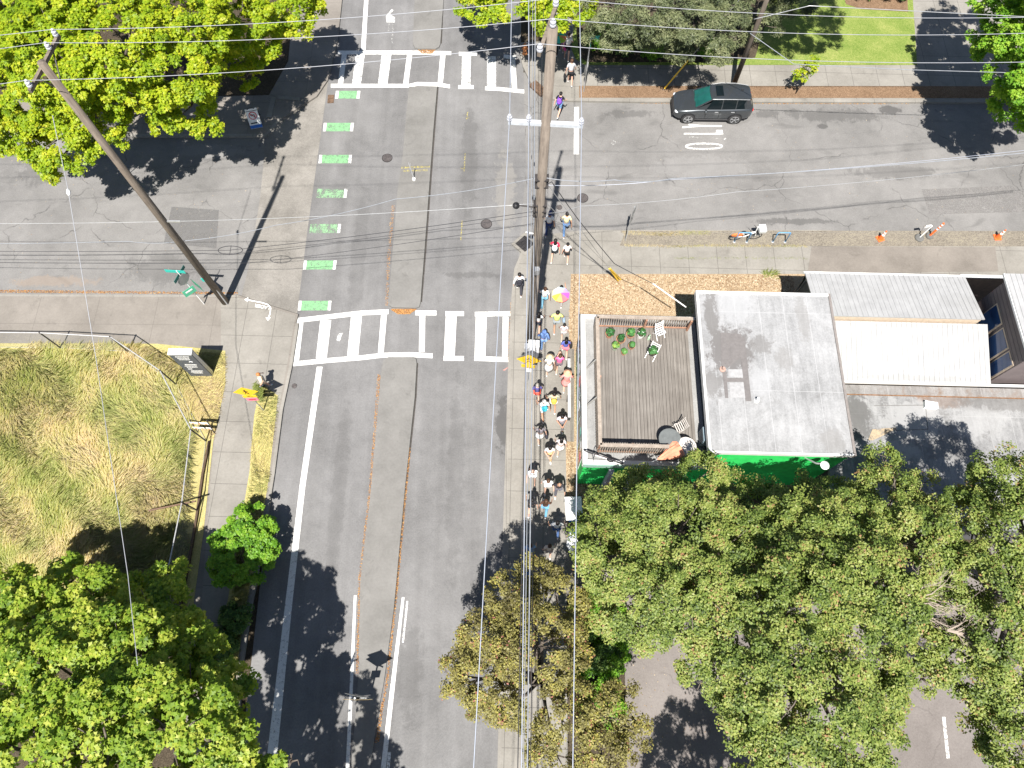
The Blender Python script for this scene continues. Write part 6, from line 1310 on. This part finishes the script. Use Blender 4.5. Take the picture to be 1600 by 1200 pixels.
tree('pear_tree', 'mid green pear tree at the lower centre over the parking lot, widest crown', G(1230, 1040, 0.1), [(1160, 980, 75, 8.4), (1230, 960, 80, 9.2), (1320, 980, 80, 9.0), (1110, 1040, 48, 7.2), (1180, 1060, 70, 8.6), (1260, 1060, 90, 9.8), (1340, 1070, 62, 8.6), (1160, 1120, 40, 7.2), (1230, 1150, 70, 8.6), (1310, 1150, 75, 8.8), (1370, 1130, 32, 7.8), (1270, 1210, 80, 8.6), (1380, 1040, 30, 7.6)], LD, 22, 0.095, 'kite', 165, 0.36, 0.28, group=PEAR, fill=0.13, gap=-1.0)
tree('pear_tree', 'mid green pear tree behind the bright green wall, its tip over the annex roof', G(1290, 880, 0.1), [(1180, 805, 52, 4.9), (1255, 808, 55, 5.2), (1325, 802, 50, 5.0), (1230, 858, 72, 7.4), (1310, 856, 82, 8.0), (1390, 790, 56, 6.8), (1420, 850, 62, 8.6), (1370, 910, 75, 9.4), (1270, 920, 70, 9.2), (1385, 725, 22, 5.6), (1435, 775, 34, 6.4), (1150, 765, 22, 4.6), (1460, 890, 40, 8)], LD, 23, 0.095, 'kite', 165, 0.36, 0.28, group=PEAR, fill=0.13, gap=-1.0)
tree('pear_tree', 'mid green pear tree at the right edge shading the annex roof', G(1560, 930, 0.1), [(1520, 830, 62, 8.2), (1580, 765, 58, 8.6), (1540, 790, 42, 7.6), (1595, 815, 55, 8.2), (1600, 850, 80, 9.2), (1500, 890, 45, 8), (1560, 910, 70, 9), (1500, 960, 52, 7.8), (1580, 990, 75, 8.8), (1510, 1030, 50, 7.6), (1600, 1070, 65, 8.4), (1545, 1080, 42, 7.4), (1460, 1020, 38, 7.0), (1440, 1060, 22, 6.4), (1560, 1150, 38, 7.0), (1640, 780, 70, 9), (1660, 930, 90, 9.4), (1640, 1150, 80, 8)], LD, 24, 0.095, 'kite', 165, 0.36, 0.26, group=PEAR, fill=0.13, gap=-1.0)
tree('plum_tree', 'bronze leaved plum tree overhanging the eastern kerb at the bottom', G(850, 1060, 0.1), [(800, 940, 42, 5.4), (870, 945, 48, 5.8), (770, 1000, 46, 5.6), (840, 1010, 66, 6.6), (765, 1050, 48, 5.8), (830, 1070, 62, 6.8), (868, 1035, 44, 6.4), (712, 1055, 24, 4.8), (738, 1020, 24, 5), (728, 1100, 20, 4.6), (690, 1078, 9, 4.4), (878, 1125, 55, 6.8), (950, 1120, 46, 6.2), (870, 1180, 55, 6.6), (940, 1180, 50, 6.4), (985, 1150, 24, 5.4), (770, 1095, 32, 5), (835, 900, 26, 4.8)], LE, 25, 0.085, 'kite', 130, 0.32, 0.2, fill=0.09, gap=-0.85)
tree('sapling', 'thin staked sapling in the brown mulch strip right of the parked car', G(1243, 146, 0.13), [(1252, 118, 9, 1.5), (1262, 108, 10, 2.0), (1270, 98, 7, 2.4)], LM, 26, 0.12, 'maple', 30, 0.2, 0.025, fill=0.0, fork=0.7)
tree('pear_tree', 'pear tree standing below the bottom photo edge, its shade on the parking lot', (8.6, -8.2, 0.1), [(1150, 1225, 22, 5.5)], LD, 27, 0.10, 'kite', 150, 0.34, 0.22, group=PEAR, fill=0.05, extra_world=[(tuple(G(x, y) - Vector((.095, .53, 0)) * z + Vector((0, 0, z))), r) for x, y, z, r in ((1065, 1140, 7, .9), (1100, 1160, 7.5, 1.1), (1045, 1185, 6.5, 1.0), (1140, 1150, 7.5, .9), (1085, 1200, 7, 1.2), (1130, 1210, 8, 1.2), (1090, 1105, 6.5, .4), (1170, 1190, 8, .9))])
# bare grey twigs reaching out between two crowns
def twigs(label, px, py, z, seed, n=26, L=1.5):
    g = random.Random(seed); o = thing('dead_branch', label, 'branch', G(px, py, z)); mb = MB()
    def grow(p, d, l, r, dep):
        q = p + d * l; mb.tube([p, p.lerp(q, .5) + Vector((g.uniform(-.08, .08),) * 2 + (0.03,)), q], [r, r * .75, r * .5], 5)
        if dep:
            for k in range(3): grow(p.lerp(q, g.uniform(.4, 1)), (d + Vector((g.uniform(-.8, .8), g.uniform(-.8, .8), g.uniform(-.1, .35)))).normalized(), l * .6, r * .5, dep - 1)
    for k in range(4): a = g.uniform(-.6, .9); grow(Vector((0, 0, 0)), Vector((math.cos(a), math.sin(a) * .8, .1)).normalized(), L * g.uniform(.5, .9), .03, 3)
    mb.build('twigs', M('dead twig bark', (0.36, 0.30, 0.25), 0.9), o)
twigs('bare grey dead branch showing between the pear crowns at the right', 1400, 945, 9.6, 5)
twigs('second bare grey branch further right among the pear leaves', 1480, 985, 8.8, 9, L=1.0)
twigs('small bare twig cluster below the other dead branches', 1495, 1030, 8.2, 14, L=0.8)
# shrubs
def shrub(label, px, py, rp, z, mt, seed, size=0.10, grp=None, name='shrub', base=0.12):
    b = G(px, py, base); o = thing(name, label, 'shrub', b, 0, grp); r = rp / scale_at(b); g = random.Random(seed)
    lobes = [(Vector((g.uniform(-.35, .35) * r, g.uniform(-.35, .35) * r, z * .45)), r * .8) for k in range(4)]
    crown_mesh('crown', [(c, q) for c, q in lobes], o, mt, seed, size, 'kite', 90, 0.24, flat=min(1.2, z / r * .7), fill=.1)
    mb = MB()
    for k in range(6): mb.tube([(0, 0, -.05), (g.uniform(-.5, .5) * r, g.uniform(-.5, .5) * r, z * .6)], [.02, .01], 5)
    mb.build('stem', m_barkt, o); return o
HG = 'green hedge shrubs beside the parking lot'
for k, (x, y, rp, z, lb) in enumerate(((915, 965, 30, 1.3, 'hedge shrub nearest the timber barrier, left'), (952, 965, 28, 1.2, 'hedge shrub nearest the timber barrier, right'), (925, 1010, 32, 1.4, 'hedge shrub in the middle left of the bed'), (955, 1030, 26, 1.2, 'hedge shrub at the parking edge, bright'), (930, 1065, 30, 1.3, 'hedge shrub partly below the bronze plum crown'), (955, 1100, 26, 1.2, 'hedge shrub at the southern end of the bed'))):
    shrub(lb, x, y, rp, z, LBU if k != 2 else LS, 40 + k, 0.10, HG)
for k, (x, lb) in enumerate(((1347, 'clipped round shrub leftmost in the reddish bed'), (1383, 'clipped round shrub in the middle of the reddish bed'), (1404, 'clipped round shrub nearest the path in the reddish bed'))):
    shrub(lb, x, -2 if k else 0, 13 if k == 0 else 9, 0.9, LS, 60 + k, 0.07, 'clipped shrubs in the reddish bed', base=0.165)
NS = 'dark shrubs behind the northern pavement'
for k, (x, y, rp, lb) in enumerate(((940, 70, 20, 'dark leafy shrub right behind the teal blade'), (975, 80, 20, 'dark leafy shrub below the pine, second from the blade'), (1015, 82, 20, 'dark leafy shrub below the pine, third from the blade'), (1060, 88, 16, 'low dark shrub left of the slim pole foot'), (1105, 92, 14, 'low dark shrub close to the slim pole'))):
    shrub(lb, x, y, rp, 1.3, LS if k % 2 else LBU, 70 + k, 0.11, NS, base=0.15)
for k, (x, y, lb) in enumerate(((375, 965, 'scrubby bush in the dry verge below the round tree'), (345, 1010, 'scrubby bush in shade at the western pavement'))):
    shrub(lb, x, y, 24, 0.9, LS, 80 + k, 0.1)

# ------------------------------------------------------------------ grasses, litter
def in_poly(x, y, poly):
    c = np.zeros(len(x), bool); n = len(poly)
    for i in range(n):
        (xa, ya), (xb, yb) = poly[i], poly[(i + 1) % n]
        c ^= ((ya > y) != (yb > y)) & (x < (xb - xa) * (y - ya) / (yb - ya + 1e-12) + xa)
    return c
def scatter(poly_px, n, seed, z):
    pl = [tuple(G(x, y, z)[:2]) for x, y in poly_px]; a = np.array(pl); g = np.random.default_rng(seed); out = []; tot = 0
    while tot < n:
        x = g.uniform(a[:, 0].min(), a[:, 0].max(), n); y = g.uniform(a[:, 1].min(), a[:, 1].max(), n); k = in_poly(x, y, pl); out.append(np.stack([x[k], y[k]], 1)); tot += k.sum()
    return np.concatenate(out)[:n], g
GR = leaf_mat('long dry grass blades', [(0.0, (0.31, 0.37, 0.11)), (0.35, (0.50, 0.51, 0.22)), (0.65, (0.64, 0.58, 0.33)), (1.0, (0.70, 0.58, 0.40))], 0.5, 0.6, 0.2)
def grass(name, poly, n, seed, z, ln, label, tintlo=0.10, lay=0.965):
    xy, g = scatter(poly, n, seed, z); x, y = xy[:, 0], xy[:, 1]
    ang = 0.7 + 1.3 * np.sin(x * .55 + 1.1 * np.sin(y * .45)) + 0.9 * np.sin(y * .8 - x * .3) + 0.7 * np.sin(x * 1.7 + y * 1.9) + g.normal(scale=.45, size=n)
    h = np.stack([np.cos(ang), np.sin(ang), np.zeros(n)], 1); up = np.array([0, 0, 1.0]); la = np.clip(g.normal(lay, .07, n), .3, .985)[:, None]
    d = h * la + up * np.sqrt(1 - la ** 2) * .8; nr = up * 1.3 + g.normal(scale=.22, size=(n, 3)) - h * .15
    patch = 0.55 + 0.16 * np.sin(x * .9 + 2 * np.sin(y * .7)) + 0.16 * np.sin(y * 1.3 + x * .6 + 1) + 0.14 * np.sin(x * 2.3 - y * 1.7 + np.sin(y * 2)) + 0.10 * np.sin(x * 4.1 + y * 3.3)
    t = np.clip(patch * .8 + tintlo + g.normal(scale=.14, size=n), 0, 1); p = np.stack([x, y, np.full(n, z)], 1)
    o = leaf_obj(name, p, nr, ln * g.uniform(.6, 1.3, n), t, GR, None, 'blade', d); tag(o, label, 'grass', None, 'stuff'); return o
grass('long_grass', [(-60, 545), (245, 545), (300, 640), (298, 690), (290, 780), (285, 900), (275, 960), (-60, 960)], 64000, 3, 0.135, 0.50, 'long wind combed yellow green grass filling the fenced lot')
grass('dry_grass', [(235, 545), (350, 550), (350, 600), (330, 690), (312, 670), (300, 640), (262, 580)], 6000, 4, 0.135, 0.22, 'short straw coloured grass round the slab sign', 0.3, 0.5)
grass('verge_grass', [(407, 602), (432, 618), (420, 740), (405, 830), (380, 960), (360, 1100), (330, 1100), (350, 1000), (372, 850), (391, 735), (398, 650)], 6500, 5, 0.128, 0.22, 'dry green and straw grass on the western verge', 0.05, 0.55)
grass('weeds', [(393, 600), (408, 602), (408, 630), (393, 628)], 500, 6, 0.124, 0.3, 'green weed tuft beside the yellow sign', -0.6, 0.5)
LT = leaf_mat('fallen leaf litter', [(0.0, (0.16, 0.07, 0.03)), (0.5, (0.40, 0.19, 0.07)), (1.0, (0.58, 0.36, 0.14))], 0.1, 0.8, 0.1)
def litter(name, poly, n, seed, z, size, label):
    xy, g = scatter(poly, n, seed, z); p = np.stack([xy[:, 0], xy[:, 1], z + g.uniform(.005, .03, n)], 1)
    o = leaf_obj(name, p, np.array([0, 0, 1.0]) + g.normal(scale=.25, size=(n, 3)), size * g.uniform(.5, 1.3, n), g.random(n), LT, None, 'kite'); tag(o, label, 'leaf litter', None, 'stuff')
grass('joint_weeds', [(1050, 402), (1260, 403), (1260, 406), (1050, 405)], 260, 11, 0.12, 0.12, 'thin green weeds in the joint of the side street pavement', -0.5, 0.6)
grass('joint_weeds', [(975, 383), (1260, 384), (1260, 387), (975, 386)], 900, 12, 0.13, 0.13, 'yellow weeds along the southern edge of the verge', 0.2, 0.6)
grass('joint_weeds', [(975, 362), (1110, 362), (1110, 368), (975, 368)], 800, 13, 0.13, 0.14, 'yellow green weeds along the northern edge of the verge', 0.15, 0.6)
grass('joint_weeds', [(1190, 426), (1212, 424), (1214, 436), (1195, 436)], 160, 14, 0.124, 0.3, 'green weed clump at the end of the bark ground', -0.6, 0.6)
litter('leaf_litter', [(798, 470), (803, 470), (797, 640), (793, 760), (789, 900), (786, 900), (789, 760), (793, 640), (794, 560)], 2600, 1, 0.0, 0.05, 'rusty leaf litter in the gutter of the eastern kerb')
litter('leaf_litter', [(0, 453), (372, 457), (372, 460), (0, 457.5)], 1800, 2, 0.0, 0.05, 'rusty leaf litter along the western street kerb')
litter('leaf_litter', [(609, 483), (652, 483), (640, 491), (622, 491)], 1400, 3, 0.006, 0.05, 'orange leaf pile at the southern tip of the long median')
litter('leaf_litter', [(652, 76), (682, 76), (676, 84), (658, 84)], 900, 4, 0.006, 0.05, 'orange leaf pile at the tip of the northern median')
litter('leaf_litter', [(638, 700), (630, 780), (618, 930), (603, 1064), (594, 1112), (586, 1160), (592, 1160), (598, 1112), (607, 1064), (620, 940), (634, 790), (642, 700)], 1500, 5, 0.004, 0.05, 'leaf litter trailing along the east side of the southern median')
litter('leaf_litter', [(590, 585), (577, 760), (560, 907), (556, 1053), (560, 1053), (564, 907), (581, 760), (595, 585)], 1300, 6, 0.004, 0.05, 'leaf litter along the west side of the southern median')
litter('leaf_litter', [(612, 320), (605, 400), (602, 478), (606, 478), (610, 400), (617, 320)], 500, 7, 0.004, 0.045, 'thin leaf litter along the long median')
litter('leaf_litter', [(1000, 160.5), (1420, 161), (1420, 163), (1000, 162.5)], 900, 8, 0.0, 0.05, 'pale leaf litter in the northern side street gutter')
LT = leaf_mat('tan bark chips', [(0.0, (0.18, 0.11, 0.065)), (0.5, (0.36, 0.265, 0.165)), (1.0, (0.47, 0.39, 0.28))], 0.0, 0.9, 0.1)
litter('bark_chips', [(895, 430), (1240, 430), (1240, 455), (1085, 455), (1085, 490), (900, 490), (890, 540), (888, 500)], 7000, 9, 0.124, 0.10, 'tan bark chips scattered over the mulch ground')
litter('bark_chips', [(886, 690), (930, 720), (925, 780), (890, 780), (886, 730)], 2200, 10, 0.124, 0.10, 'tan bark chips beside the shop by the pavement')
litter('street_debris', [(930, 170), (1590, 172), (1590, 355), (930, 355)], 260, 21, 0.0, 0.05, 'scattered small leaves and debris on the eastern side street')
litter('street_debris', [(10, 225), (400, 225), (380, 450), (10, 450)], 220, 22, 0.0, 0.05, 'scattered small leaves and debris on the western street')
litter('street_debris', [(985, 1010), (1150, 1010), (1150, 1190), (1000, 1190)], 160, 23, 0.014, 0.06, 'scattered small leaves on the parking lot')
